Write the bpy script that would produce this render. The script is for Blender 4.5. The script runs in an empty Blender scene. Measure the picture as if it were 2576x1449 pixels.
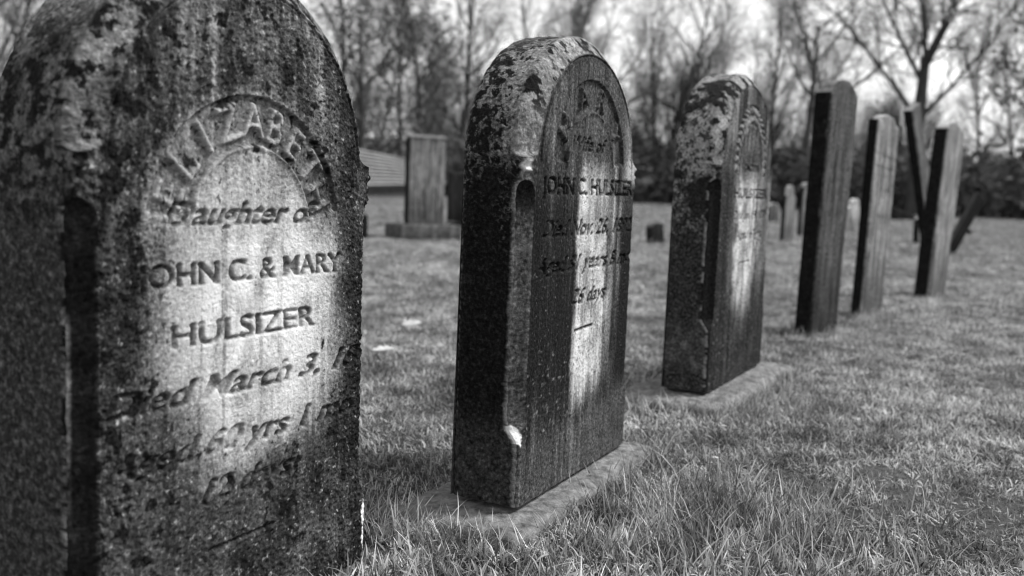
import bpy, math, random
import numpy as np
from mathutils import Matrix, Vector

# ------------------------------------------------------------------ camera, sky, sun, exposure
scene = bpy.context.scene
COL = scene.collection
HC = 0.663
cam_data = bpy.data.cameras.new('camera')
cam = bpy.data.objects.new('camera', cam_data)
COL.objects.link(cam)
cam_data.sensor_width = 36.0
cam_data.lens = 36.0 * 2410.0 / 2576.0
cam_data.clip_start = 0.05
cam_data.clip_end = 2000
cam.matrix_world = (Matrix.Translation((0, 0, HC)) @ Matrix.Rotation(math.pi / 2 - 0.1066, 4, 'X')
                    @ Matrix.Rotation(0.0382, 4, 'Z'))
cam_data.dof.use_dof = True
cam_data.dof.focus_distance = 1.85
cam_data.dof.aperture_fstop = 3.0
cam_data.dof.aperture_blades = 0
scene.camera = cam

SUN_AZ = math.radians(14)       # measured from +x (right of the view) towards +y (away from the camera)
SUN_EL = math.radians(50)
world = bpy.data.worlds.new('World')
scene.world = world
world.use_nodes = True
nt = world.node_tree
nt.nodes.clear()
sky = nt.nodes.new('ShaderNodeTexSky')
sky.sky_type = 'NISHITA'
sky.sun_disc = False
sky.sun_elevation = SUN_EL
sky.sun_rotation = math.pi / 2 - SUN_AZ
sky.altitude = 100
sky.air_density = 1.0
sky.dust_density = 0.8
sky.ozone_density = 1.0
bw = nt.nodes.new('ShaderNodeSeparateColor')      # black-and-white film response: blue channel
bg = nt.nodes.new('ShaderNodeBackground')
bg.inputs['Strength'].default_value = 0.125
wout = nt.nodes.new('ShaderNodeOutputWorld')
nt.links.new(sky.outputs[0], bw.inputs[0])
nt.links.new(bw.outputs['Blue'], bg.inputs['Color'])
nt.links.new(bg.outputs[0], wout.inputs['Surface'])

sun_data = bpy.data.lights.new('sun', 'SUN')
sun_data.energy = 2.6
sun_data.angle = math.radians(12)
sun_data.color = (1.0, 1.0, 1.0)        # black-and-white photograph: neutral light
sun = bpy.data.objects.new('sun', sun_data)
COL.objects.link(sun)
sdir = Vector((math.cos(SUN_EL) * math.cos(SUN_AZ), math.cos(SUN_EL) * math.sin(SUN_AZ), math.sin(SUN_EL)))
sun.rotation_euler = sdir.to_track_quat('Z', 'Y').to_euler()
sun.location = (6, 0, 8)

vs = scene.view_settings
vs.view_transform = 'Standard'
vs.look = 'None'
vs.exposure = 0.72
vs.gamma = 1.0
vs.use_curve_mapping = False
scene.cycles.use_denoising = True
scene.cycles.filter_width = 1.2
scene.cycles.max_bounces = 6
scene.cycles.transparent_max_bounces = 4

# ------------------------------------------------------------------ helpers
RNG = np.random.default_rng(11)
random.seed(5)
PERM = np.random.default_rng(3).permutation(256)
PERM = np.concatenate([PERM, PERM, PERM])
GRAD = np.random.default_rng(4).normal(size=(256, 3))
GRAD /= np.linalg.norm(GRAD, axis=1)[:, None]


def noise(x, y, z=0.0):
    x, y, z = np.broadcast_arrays(np.asarray(x, np.float64), y, z)
    xi, yi, zi = np.floor(x).astype(np.int64), np.floor(y).astype(np.int64), np.floor(z).astype(np.int64)
    xf, yf, zf = x - xi, y - yi, z - zi
    u, v, w = [t * t * t * (t * (t * 6 - 15) + 10) for t in (xf, yf, zf)]
    xi &= 255; yi &= 255; zi &= 255
    out = 0.0
    for dx in (0, 1):
        wx = u if dx else 1 - u
        for dy in (0, 1):
            wy = v if dy else 1 - v
            for dz in (0, 1):
                wz = w if dz else 1 - w
                h = PERM[PERM[PERM[(xi + dx) & 255] + ((yi + dy) & 255)] + ((zi + dz) & 255)]
                g = GRAD[h]
                out = out + wx * wy * wz * (g[..., 0] * (xf - dx) + g[..., 1] * (yf - dy) + g[..., 2] * (zf - dz))
    return out * 1.6


def fbm(x, y, z=0.0, o=4, gain=0.55):
    s = 0.0; a = 1.0; t = 0.0
    for i in range(o):
        s = s + a * noise(x * 2 ** i + 17.3 * i, y * 2 ** i + 5.1 * i, z * 2 ** i + 9.7 * i)
        t += a * 0.75
        a *= gain
    return s / t


def ss(a, b, x):
    t = np.clip((x - a) / (b - a), 0, 1)
    return t * t * (3 - 2 * t)


def mix(a, b, m):
    return a * (1 - m) + b * m


def cells(x, y, dens=1.0, rmin=.1, rmax=.4, seed=0):
    """spots: returns 1 inside round spots scattered one per cell"""
    xi, yi = np.floor(x).astype(np.int64), np.floor(y).astype(np.int64)
    out = np.zeros_like(x)
    for dx in (-1, 0, 1):
        for dy in (-1, 0, 1):
            cx, cy = xi + dx, yi + dy
            h = PERM[PERM[(cx + seed) & 255] + (cy & 255)]
            h2 = PERM[(h + 71) & 255]; h3 = PERM[(h2 + 13) & 255]; h4 = PERM[(h3 + 5) & 255]
            px, py = cx + h / 255.0, cy + h2 / 255.0
            r = rmin + (rmax - rmin) * (h3 / 255.0) ** 2
            on = (h4 / 255.0) < dens
            out = np.maximum(out, on * ss(1.15, .8, np.hypot(x - px, y - py) / r))
    return out


def link(o, parent=None):
    COL.objects.link(o)
    if parent is not None:
        o.parent = parent
    return o


def mesh_obj(name, verts, faces, mat, parent=None, attrs=None, smooth=True):
    me = np_mesh(name, verts, faces, attrs, smooth)
    if mat:
        me.materials.append(mat)
    return link(bpy.data.objects.new(name, me), parent)


def np_mesh(name, verts, faces, attrs=None, smooth=True):
    """faces: one int array (n,3|4) or a list of such arrays"""
    verts = np.asarray(verts, np.float32)
    if not isinstance(faces, list):
        faces = [faces]
    faces = [np.asarray(f, np.int32) for f in faces if len(f)]
    me = bpy.data.meshes.new(name)
    me.vertices.add(len(verts))
    me.vertices.foreach_set('co', verts.ravel())
    loops = np.concatenate([f.ravel() for f in faces])
    sizes = np.concatenate([np.full(len(f), f.shape[1], np.int32) for f in faces])
    starts = np.concatenate([[0], np.cumsum(sizes)[:-1]]).astype(np.int32)
    me.loops.add(len(loops))
    me.loops.foreach_set('vertex_index', loops)
    me.polygons.add(len(sizes))
    me.polygons.foreach_set('loop_start', starts)
    me.polygons.foreach_set('loop_total', sizes)
    me.polygons.foreach_set('use_smooth', np.full(len(sizes), smooth))
    if attrs:
        for k, v in attrs.items():
            at = me.attributes.new(k, 'FLOAT', 'POINT')
            at.data.foreach_set('value', np.asarray(v, np.float32))
    me.update(calc_edges=True)
    me.validate()
    return me


def empty(name, loc=(0, 0, 0), rotz=0.0):
    e = bpy.data.objects.new(name, None)
    e.location = loc
    e.rotation_euler = (0, 0, rotz)
    e.empty_display_size = .1
    return link(e)


def tag(o, label=None, cat=None, group=None, kind=None):
    if label: o['label'] = label
    if cat: o['category'] = cat
    if group: o['group'] = group
    if kind: o['kind'] = kind
    return o


# ------------------------------------------------------------------ materials
def new_mat(name):
    m = bpy.data.materials.new(name)
    m.use_nodes = True
    n = m.node_tree.nodes; l = m.node_tree.links
    b = n['Principled BSDF']
    return m, n, l, b


def math_node(n, l, op, a, b=None, clamp=False):
    nd = n.new('ShaderNodeMath'); nd.operation = op; nd.use_clamp = clamp
    for i, v in enumerate((a, b)):
        if v is None: continue
        if isinstance(v, (int, float)): nd.inputs[i].default_value = v
        else: l.new(v, nd.inputs[i])
    return nd.outputs[0]


def noise_node(n, l, vec, scale, detail=4, rough=.6):
    nd = n.new('ShaderNodeTexNoise')
    nd.inputs['Scale'].default_value = scale
    nd.inputs['Detail'].default_value = detail
    nd.inputs['Roughness'].default_value = rough
    if vec is not None: l.new(vec, nd.inputs['Vector'])
    return nd.outputs['Fac']


def ramp(n, l, fac, stops):
    r = n.new('ShaderNodeValToRGB')
    e = r.color_ramp.elements
    while len(e) < len(stops): e.new(.5)
    for i, (p, v) in enumerate(stops):
        e[i].position = p; e[i].color = (v, v, v, 1)
    l.new(fac, r.inputs[0])
    return r.outputs[0]


def mat_tone(name, rough=.85, fine=240, fine_amp=.35, bump=.3, spec=.06, mult=1.0, speck=False):
    """albedo from the mesh's own 'tone' attribute (stain map) times fine mineral grain"""
    m, n, l, b = new_mat(name)
    at = n.new('ShaderNodeAttribute'); at.attribute_name = 'tone'
    tc = n.new('ShaderNodeTexCoord')
    g = noise_node(n, l, tc.outputs['Object'], fine, 4, .65)
    if speck:
        g3 = noise_node(n, l, tc.outputs['Object'], fine, 3, .6)
        k = ramp(n, l, g3, [(.30, .30), (.44, .75), (.56, 1.05), (.70, 1.9)])
        k.node.color_ramp.interpolation = 'LINEAR'
        k2 = math_node(n, l, 'MULTIPLY_ADD', g, .5); k2.node.inputs[2].default_value = .75
        k = math_node(n, l, 'MULTIPLY', k, k2)
        # washed pale stone is smoother than the lichen-covered dark stone
        w = math_node(n, l, 'MULTIPLY_ADD', at.outputs['Fac'], -1.7); w.node.inputs[2].default_value = 1.12; w.node.use_clamp = True
        k = math_node(n, l, 'SUBTRACT', k, 1.0)
        k = math_node(n, l, 'MULTIPLY', k, w)
        k = math_node(n, l, 'ADD', k, 1.0)
    else:
        k = math_node(n, l, 'MULTIPLY_ADD', g, 2 * fine_amp)
        k.node.inputs[2].default_value = 1 - fine_amp
    v = math_node(n, l, 'MULTIPLY', at.outputs['Fac'], k)
    v = math_node(n, l, 'MINIMUM', math_node(n, l, 'MULTIPLY', v, mult), .8)
    l.new(v, b.inputs['Base Color'])
    b.inputs['Roughness'].default_value = rough
    b.inputs['Specular IOR Level'].default_value = spec
    if bump:
        bp = n.new('ShaderNodeBump'); bp.inputs['Strength'].default_value = bump; bp.inputs['Distance'].default_value = .004
        g2 = noise_node(n, l, tc.outputs['Object'], fine * 1.3, 5, .7)
        l.new(g2, bp.inputs['Height']); l.new(bp.outputs[0], b.inputs['Normal'])
    return m


def mat_noise(name, lo, hi, scale, rough=.9, stretch=(1, 1, 1), bump=.3, detail=5, dist=.01, spec=.2, coord='Object'):
    m, n, l, b = new_mat(name)
    tc = n.new('ShaderNodeTexCoord')
    mp = n.new('ShaderNodeMapping'); mp.inputs['Scale'].default_value = stretch
    l.new(tc.outputs[coord], mp.inputs[0])
    f = noise_node(n, l, mp.outputs[0], scale, detail, .65)
    l.new(ramp(n, l, f, [(.3, lo), (.7, hi)]), b.inputs['Base Color'])
    b.inputs['Roughness'].default_value = rough
    b.inputs['Specular IOR Level'].default_value = spec
    if bump:
        bp = n.new('ShaderNodeBump'); bp.inputs['Strength'].default_value = bump; bp.inputs['Distance'].default_value = dist
        l.new(f, bp.inputs['Height']); l.new(bp.outputs[0], b.inputs['Normal'])
    return m


M_MARBLE = mat_tone('weathered_marble', rough=.8, fine=135, fine_amp=.45, bump=.8, speck=True)
M_SLAB = mat_noise('base_slab_stone', .035, .32, 34, stretch=(1, 1, 1), bump=1.0, dist=.012, detail=8)
M_SLATE = mat_tone('weathered_slate', rough=.8, fine=70, fine_amp=.3, bump=.5, speck=True)
M_BARK = mat_noise('dark_bark', .03, .075, 6, stretch=(1, 1, .3), bump=.4)
M_BARK2 = mat_noise('grey_bark', .08, .18, 6, stretch=(1, 1, .3), bump=.4)
M_BARK3 = mat_noise('pale_grey_bark', .12, .24, 6, stretch=(1, 1, .3), bump=.3)  # bark lightened so its colour stands for haze on distant trees
M_LEAF = mat_noise('dry_leaf', .06, .17, 3, bump=0)
M_LEAF2 = mat_noise('brush_leaf', .07, .19, 1.5, bump=0)
M_ROOF = mat_noise('shed_roof_board', .12, .5, 1.2, stretch=(1, 6, 1), bump=.2)
M_WALL = mat_noise('shed_wall', .03, .08, 4, bump=.2)


def mat_ground():
    m, n, l, b = new_mat('turf_soil')
    g = n.new('ShaderNodeNewGeometry')
    f1 = noise_node(n, l, g.outputs['Position'], 1.3, 5, .6)
    f2 = noise_node(n, l, g.outputs['Position'], 45, 5, .7)
    a = ramp(n, l, f1, [(.3, .06), (.7, .13)])
    c = ramp(n, l, f2, [(.3, .45), (.7, 1.35)])
    mx = n.new('ShaderNodeMix'); mx.data_type = 'RGBA'; mx.blend_type = 'MULTIPLY'; mx.inputs[0].default_value = 1
    l.new(a, mx.inputs[6]); l.new(c, mx.inputs[7])
    l.new(mx.outputs[2], b.inputs['Base Color'])
    b.inputs['Roughness'].default_value = .95
    b.inputs['Specular IOR Level'].default_value = .1
    bp = n.new('ShaderNodeBump'); bp.inputs['Strength'].default_value = .9; bp.inputs['Distance'].default_value = .03
    l.new(f2, bp.inputs['Height']); l.new(bp.outputs[0], b.inputs['Normal'])
    return m


def mat_grass():
    m, n, l, b = new_mat('winter_grass')
    at = n.new('ShaderNodeAttribute'); at.attribute_name = 'tone'
    g = n.new('ShaderNodeNewGeometry')
    f1 = noise_node(n, l, g.outputs['Position'], .9, 4, .6)
    f2 = noise_node(n, l, g.outputs['Position'], 7, 4, .65)
    a = ramp(n, l, f1, [(.33, .66), (.66, 1.16)])
    c = ramp(n, l, f2, [(.36, .42), (.62, 1.3)])
    oi = n.new('ShaderNodeObjectInfo')
    r = math_node(n, l, 'MULTIPLY_ADD', oi.outputs['Random'], .6); r.node.inputs[2].default_value = .7
    v = math_node(n, l, 'MULTIPLY', at.outputs['Fac'], a)
    v = math_node(n, l, 'MULTIPLY', v, c)
    v = math_node(n, l, 'MULTIPLY', v, r)
    l.new(v, b.inputs['Base Color'])
    b.inputs['Roughness'].default_value = .6
    b.inputs['Specular IOR Level'].default_value = .3
    # thin blades let some light through
    tr = n.new('ShaderNodeBsdfTranslucent'); l.new(v, tr.inputs['Color'])
    ms = n.new('ShaderNodeMixShader'); ms.inputs[0].default_value = .25
    out = n['Material Output']
    l.new(b.outputs[0], ms.inputs[1]); l.new(tr.outputs[0], ms.inputs[2]); l.new(ms.outputs[0], out.inputs['Surface'])
    return m


M_GROUND = mat_ground()
M_GRASS = mat_grass()

# ------------------------------------------------------------------ ground
GZ = -0.05


def ground_z(x, y):
    x = np.asarray(x, float); y = np.asarray(y, float)
    r = np.hypot(x, y)
    return GZ + .025 * noise(x * .55, y * .55, 1.5) * ss(.5, 6, r) + .008 * noise(x * 2.1, y * 2.1, 4.5) + \
        .10 * noise(x * .09, y * .09, 7.5) * ss(9, 30, r)


def build_ground():
    # graded rings of squares: fine near the camera, coarse far away
    ax = np.concatenate([-np.geomspace(400, 12, 36), np.linspace(-11.5, 11.5, 160), np.geomspace(12, 400, 36)])
    ay = np.concatenate([-np.geomspace(150, 3, 14), np.linspace(-2.5, 20, 150), np.geomspace(20.4, 600, 44)])
    X, Y = np.meshgrid(ax, ay)
    Z = ground_z(X, Y)
    nx, ny = len(ax), len(ay)
    idx = np.arange(nx * ny).reshape(ny, nx)
    f = np.stack([idx[:-1, :-1], idx[:-1, 1:], idx[1:, 1:], idx[1:, :-1]], -1).reshape(-1, 4)
    o = mesh_obj('ground', np.stack([X, Y, Z], -1).reshape(-1, 3), f, M_GROUND)
    tag(o, 'mown winter turf of the graveyard', kind='structure')


build_ground()


def build_hill():
    xs = np.linspace(-170, 190, 120); t = np.linspace(0, 1, 16)
    X, T = np.meshgrid(xs, t)
    Y = 72 + T * 60 + 6 * noise(X * .02, T * 0, 3.3)
    top = 5.0 + 1.0 * noise(X * .03, 0 * X, 8.1)
    Z = -.6 + (top + .6) * np.sin(np.clip(T * 1.9, 0, 1) * math.pi / 2) + .5 * noise(X * .2, Y * .2, 2.2) * ss(0, .2, T)
    idx = np.arange(X.size).reshape(X.shape)
    f = np.stack([idx[:-1, :-1], idx[:-1, 1:], idx[1:, 1:], idx[1:, :-1]], -1).reshape(-1, 4)
    o = mesh_obj('hill', np.stack([X, Y, Z], -1).reshape(-1, 3), f, mat_noise('rough_slope', .07, .16, .35, bump=.6, dist=.3))
    tag(o, 'low rough slope behind the graveyard', kind='structure')


build_hill()

# ------------------------------------------------------------------ lettering -> height maps
_fontcache = {}


def text_tris(s, size, shear=0.0, bold=0.0):
    key = (s, size, shear, bold)
    if key in _fontcache: return _fontcache[key]
    cu = bpy.data.curves.new('lettering', 'FONT')
    cu.body = s; cu.size = size; cu.shear = shear; cu.offset = bold; cu.resolution_u = 4
    ob = bpy.data.objects.new('lettering', cu)
    COL.objects.link(ob)
    dg = bpy.context.evaluated_depsgraph_get()
    me = ob.evaluated_get(dg).to_mesh()
    me.calc_loop_triangles()
    v = np.array([p.co[:2] for p in me.vertices]).reshape(-1, 2)
    t = np.array([tri.vertices[:] for tri in me.loop_triangles], int).reshape(-1, 3)
    ob.evaluated_get(dg).to_mesh_clear()
    bpy.data.objects.remove(ob); bpy.data.curves.remove(cu)
    _fontcache[key] = (v, t)
    return v, t


class Raster:
    def __init__(self, W, H, res=.0009):
        self.res = res; self.W = W; self.H = H
        self.a = np.zeros((int(H / res) + 2, int(W / res) + 2), np.float32)

    def tris(self, v, t, val=1.0):
        for a, b, c in t:
            p = v[[a, b, c]] / self.res
            x0, y0 = np.floor(p.min(0)).astype(int); x1, y1 = np.ceil(p.max(0)).astype(int) + 1
            x0, y0 = max(x0, 0), max(y0, 0); x1, y1 = min(x1, self.a.shape[1]), min(y1, self.a.shape[0])
            if x1 <= x0 or y1 <= y0: continue
            gx, gy = np.meshgrid(np.arange(x0, x1), np.arange(y0, y1))
            e = []
            for i in range(3):
                q, r = p[i], p[(i + 1) % 3]
                e.append((r[0] - q[0]) * (gy - q[1]) - (r[1] - q[1]) * (gx - q[0]))
            ins = ((e[0] >= -.01) & (e[1] >= -.01) & (e[2] >= -.01)) | ((e[0] <= .01) & (e[1] <= .01) & (e[2] <= .01))
            sub = self.a[y0:y1, x0:x1]
            sub[ins] = val

    def line(self, s, x0, x1, z, size, shear=0.0, bold=0.0, cap=1.0):
        """text fitted between x0 and x1, base line at z"""
        v, t = text_tris(s, 1.0, shear, bold)
        w = v[:, 0].max() - v[:, 0].min()
        k = (x1 - x0) / w
        q = np.stack([(v[:, 0] - v[:, 0].min()) * k + x0, v[:, 1] * size + z], 1)
        old = self.a; self.a = np.zeros_like(old)
        self.tris(q, t)
        # cut serifs: widen the stroke ends along the base line and the cap line
        capz = z + text_tris('H', 1.0)[0][:, 1].max() * size
        th = max(2, int(.075 * size / self.res)); dx = max(2, int(.05 * size / self.res))
        for zz, lo, hi in ((z, 0, th), (capz, -th, 0)):
            r0 = int(round(zz / self.res))
            a0, a1 = max(r0 + lo, 0), min(r0 + hi, self.a.shape[0])
            if a1 <= a0: continue
            sub = self.a[a0:a1]; w = sub.copy()
            for sft in range(1, dx + 1):
                w[:, sft:] = np.maximum(w[:, sft:], sub[:, :-sft]); w[:, :-sft] = np.maximum(w[:, :-sft], sub[:, sft:])
            self.a[a0:a1] = w
        self.a = np.maximum(old, self.a)

    def arc(self, s, cx, cz, r, a0, a1, size, wscale=1.0, bold=0.0):
        for i, ch in enumerate(s):
            if ch == ' ': continue
            a = math.radians(a0 + (a1 - a0) * (i / (len(s) - 1)))
            v, t = text_tris(ch, 1.0, 0, bold)
            m = (v[:, 0].max() + v[:, 0].min()) / 2
            q = np.stack([(v[:, 0] - m) * size * wscale, v[:, 1] * size], 1)
            rot = a - math.pi / 2
            c, sn = math.cos(rot), math.sin(rot)
            q = np.stack([q[:, 0] * c - q[:, 1] * sn, q[:, 0] * sn + q[:, 1] * c], 1)
            q += [cx + r * math.cos(a), cz + r * math.sin(a)]
            self.tris(q, t)

    def blur(self, px):
        k = np.exp(-.5 * (np.arange(-3 * math.ceil(px), 3 * math.ceil(px) + 1) / px) ** 2); k /= k.sum()
        h = len(k) // 2
        a = np.pad(self.a, h, mode='edge')
        a = sum(k[i] * a[i:i + self.a.shape[0], :] for i in range(len(k)))
        a = sum(k[i] * a[:, i:i + self.a.shape[1]] for i in range(len(k)))
        self.a = a
        return self

    def sample(self, x, z):
        fx = np.clip(x / self.res, 0, self.a.shape[1] - 2); fz = np.clip(z / self.res, 0, self.a.shape[0] - 2)
        ix, iz = fx.astype(int), fz.astype(int); tx, tz = fx - ix, fz - iz
        a = self.a
        return (a[iz, ix] * (1 - tx) + a[iz, ix + 1] * tx) * (1 - tz) + (a[iz + 1, ix] * (1 - tx) + a[iz + 1, ix + 1] * tx) * tz


# ------------------------------------------------------------------ round-topped marble headstones
def headstone(name, px, py, yaw, z0, W, T, zs, H, relief, tone_front, tone_side, nx=520, nz=700, ny=70,
              c_arch=.042, d_arch=.032, c_low=.027, d_low=.024, zb=.13, slab=None, side_bump=.0032, zk=.715):
    e = empty(name, (px, py, z0), math.pi / 2 - yaw)
    R = W / 2; A = H - zs                         # arch: half width and rise
    s = np.linspace(-1, 1, nx)
    x = R * np.sin(s * math.pi / 2) * .97 + R * s * .03
    x[0], x[-1] = -R, R
    top = zs + A * np.sqrt(np.clip(1 - (x / R) ** 2, 0, 1))
    v = np.linspace(0, 1, nz)
    X = np.broadcast_to(x, (nz, nx)).copy()
    Z = v[:, None] * top[None, :]

    def edge_d(X, Z):
        low = R - np.abs(X)
        rr = np.hypot(X / R, np.maximum(Z - zs, 0) / A)
        hi = (1 - rr) * (R + A) / 2
        return np.clip(np.where(Z > zs, hi, low), 0, None)

    D = edge_d(X, Z)
    # chamfer width along the edge: none at the foot, hollow up to the shoulder block, none there, wide round the arch
    ang = np.arctan2(np.maximum(Z - zs, 0) * R / A, np.abs(X))
    zlow = np.clip((zk - .04 - Z) / .03, 0, 1)
    zfoot = np.clip((Z - zb) / .05, 0, 1)
    cl = c_low * np.sqrt(np.clip(1 - (1 - zlow) ** 2, 0, 1)) * ss(0, 1, zfoot) * (Z < zs)
    ca = c_arch * np.sqrt(np.clip(1 - (1 - np.clip((ang - .02) / .08, 0, 1)) ** 2, 0, 1)) * (Z >= zs)
    ql = np.clip(1 - D / np.maximum(cl, 1e-6), 0, 1)
    qa = np.clip(1 - D / np.maximum(ca, 1e-6), 0, 1)
    drop = d_low * (cl / c_low) * (ql + .16 * np.sin(math.pi * ql)) + d_arch * (ca / c_arch) * (qa ** .9)
    # moulded rings of the shoulder block
    ring = np.exp(-((Z - zk) / .007) ** 2) + .7 * np.exp(-((Z - zk + .02) / .006) ** 2)
    drop += .012 * np.clip(1 - D / .03, 0, 1) * (1 - ring) * ss(.05, .0, np.abs(Z - zk + .01))
    # incised groove where the arch chamfer meets the panel
    if c_arch > 0:
        drop += .0045 * np.exp(-((D - c_arch - .004) / .0028) ** 2) * ss(zs - .03, zs + .03, Z)
    # worn arrises
    drop += .006 * np.exp(-(D / .006)) + .004 * np.clip(fbm(X * 30, Z * 30, 2.2, 3), 0, 1) * np.exp(-(D / .008))
    xw, zw = X + R, Z
    coarse = (np.clip(qa, 0, 1) + .4 * np.clip(ql, 0, 1)) * (.0026 * fbm(X * 70, Z * 70, 3.3, 4, .65) + .002 * fbm(X * 22, Z * 22, 1.3, 3))
    rel = relief(xw, zw, D)
    YF = drop - coarse - rel * (1 - np.clip(qa + ql, 0, 1) * .8) - .0006 * fbm(X * 8, Z * 8, 5.5, 3)
    tf = np.clip(tone_front(xw, zw, D, qa, ql), .004, 1) ** 1.3 * 1.42
    verts = [np.stack([X, YF, Z], -1).reshape(-1, 3)]
    tones = [tf.ravel()]
    idx = np.arange(nx * nz).reshape(nz, nx)
    faces = [np.stack([idx[:-1, :-1], idx[:-1, 1:], idx[1:, 1:], idx[1:, :-1]], -1).reshape(-1, 4)]
    # sides: from the front boundary straight back
    bi = np.concatenate([idx[:, 0], idx[-1, 1:-1], idx[::-1, -1]])
    bp = verts[0][bi]
    nb = len(bi)
    tan = np.gradient(bp[:, [0, 2]], axis=0)
    nrm = np.stack([-tan[:, 1], tan[:, 0]], 1); nrm /= np.linalg.norm(nrm, axis=1)[:, None] + 1e-9
    arc = np.concatenate([[0], np.cumsum(np.hypot(*np.diff(bp[:, [0, 2]], axis=0).T))])
    k = np.linspace(0, 1, ny)[1:]
    Y0 = bp[:, 1][None, :]
    SY = Y0 + (T - Y0) * k[:, None]
    SX = np.broadcast_to(bp[:, 0], SY.shape); SZ = np.broadcast_to(bp[:, 2], SY.shape)
    AR = np.broadcast_to(arc, SY.shape)
    dis = side_bump * fbm(SX * 45 + 7, SY * 45, SZ * 45, 4) * ss(0, .08, k)[:, None]
    round_back = -.012 * np.exp(-((T - SY) / .008))
    dis = dis + round_back
    P = np.stack([SX + nrm[None, :, 0] * dis, SY, SZ + nrm[None, :, 1] * dis], -1)
    ts = tone_side(SX + R, SY, SZ, AR)
    # blend the first rows into the front's tone at the arris
    ts = mix(np.broadcast_to(tones[0][bi], ts.shape), ts, ss(0, .1, k)[:, None])
    base = nx * nz
    sid = base + np.arange((ny - 1) * nb).reshape(ny - 1, nb)
    full = np.concatenate([bi[None, :], sid], 0)
    faces.append(np.stack([full[:-1, :-1], full[:-1, 1:], full[1:, 1:], full[1:, :-1]], -1).reshape(-1, 4))
    verts.append(P.reshape(-1, 3)); tones.append(ts.ravel())
    # back: strips between the foot and the arch
    nbk = base + (ny - 1) * nb
    topi = sid[-1][nz - 1:nz - 1 + nx]
    bot = np.stack([x, np.full(nx, T), np.zeros(nx)], 1)
    verts.append(bot); tones.append(np.full(nx, .12))
    b0 = nbk + np.arange(nx)
    faces.append(np.stack([b0[1:], b0[:-1], topi[:-1], topi[1:]], -1))
    body = mesh_obj('stone_body', np.concatenate(verts), faces, M_MARBLE, e, {'tone': np.clip(np.concatenate(tones), .01, .85)})
    if slab:
        u0, u1, b0_, b1_, th = slab
        base_slab(e, u0 - R, u1 - R, b0_, b1_, -th, -.003, seed=int(abs(px) * 100))
    e.location = (px + math.sin(yaw) * R, py + math.cos(yaw) * R, z0)
    return e


def base_slab(parent, x0, x1, y0, y1, z0, z1, seed=1, mat=None, name='base_slab'):
    n, m = 64, 34
    u = np.linspace(0, 1, n); w = np.linspace(0, 1, m)
    U, Wv = np.meshgrid(u, w)
    X = x0 + (x1 - x0) * U; Y = y0 + (y1 - y0) * Wv
    ed = np.minimum.reduce([U * (x1 - x0), (1 - U) * (x1 - x0), Wv * (y1 - y0), (1 - Wv) * (y1 - y0)])
    X = X + .016 * noise(Y * 14, seed * 3.1, 1.1) * (np.abs(U - .5) * 2) ** 4
    Y = Y + .016 * noise(X * 14, seed * 3.1, 4.1) * (np.abs(Wv - .5) * 2) ** 4
    Z = z1 - .014 * np.exp(-ed / .012) + .007 * fbm(X * 22, Y * 22, seed, 4) - .008
    v = np.stack([X, Y, Z], -1).reshape(-1, 3)
    idx = np.arange(n * m).reshape(m, n)
    f = [np.stack([idx[:-1, :-1], idx[:-1, 1:], idx[1:, 1:], idx[1:, :-1]], -1).reshape(-1, 4)]
    loop = np.concatenate([idx[0, :-1], idx[:-1, -1], idx[-1, :0:-1], idx[:0:-1, 0]])
    lo = v[loop].copy(); lo[:, 2] = z0
    mid = v[loop].copy(); mid[:, 2] = (v[loop][:, 2] + z0) / 2
    cx, cy = (x0 + x1) / 2, (y0 + y1) / 2
    mid[:, 0] += np.sign(mid[:, 0] - cx) * .004 * noise(mid[:, 1] * 20, mid[:, 0] * 20, 2.7)
    a = n * m + np.arange(len(loop)); b = a + len(loop)
    r = lambda q: np.roll(q, -1)
    f.append(np.stack([loop, a, r(a), r(loop)], -1)); f.append(np.stack([a, b, r(b), r(a)], -1))
    return mesh_obj(name, np.concatenate([v, mid, lo]), f, mat or M_SLAB, parent)


LET = {}


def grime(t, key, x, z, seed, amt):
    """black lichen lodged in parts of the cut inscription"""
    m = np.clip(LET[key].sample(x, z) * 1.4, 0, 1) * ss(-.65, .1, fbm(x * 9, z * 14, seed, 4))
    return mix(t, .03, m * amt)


def erode(x, z, seed):
    return np.clip(.55 + .9 * fbm(x * 11, z * 11, seed, 3), .12, 1.0)


# ---- the nearest stone (lettering arched over three lines and dates)
W12, T12, ZS12, H12 = .6217, .1602, .745, 1.056


def runs(t, x, z, seed, amt=.6):
    """narrow dark water runs and pale washed runs down a face"""
    a = fbm(x * 62, z * 2.4 + .3 * noise(x * 9, z * 9, seed), seed, 4)
    b = fbm(x * 34, z * 1.7, seed + 4.4, 3)
    lo = ss(-.3, .3, noise(x * 4, z * 3, seed + 2))
    t = mix(t, t * .28, ss(.12, .5, a + .4 * b) * amt * (.4 + .6 * lo))
    return mix(t, np.minimum(t * 1.9 + .03, .6), ss(.15, .55, -a - .4 * b) * amt * .7)


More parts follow.
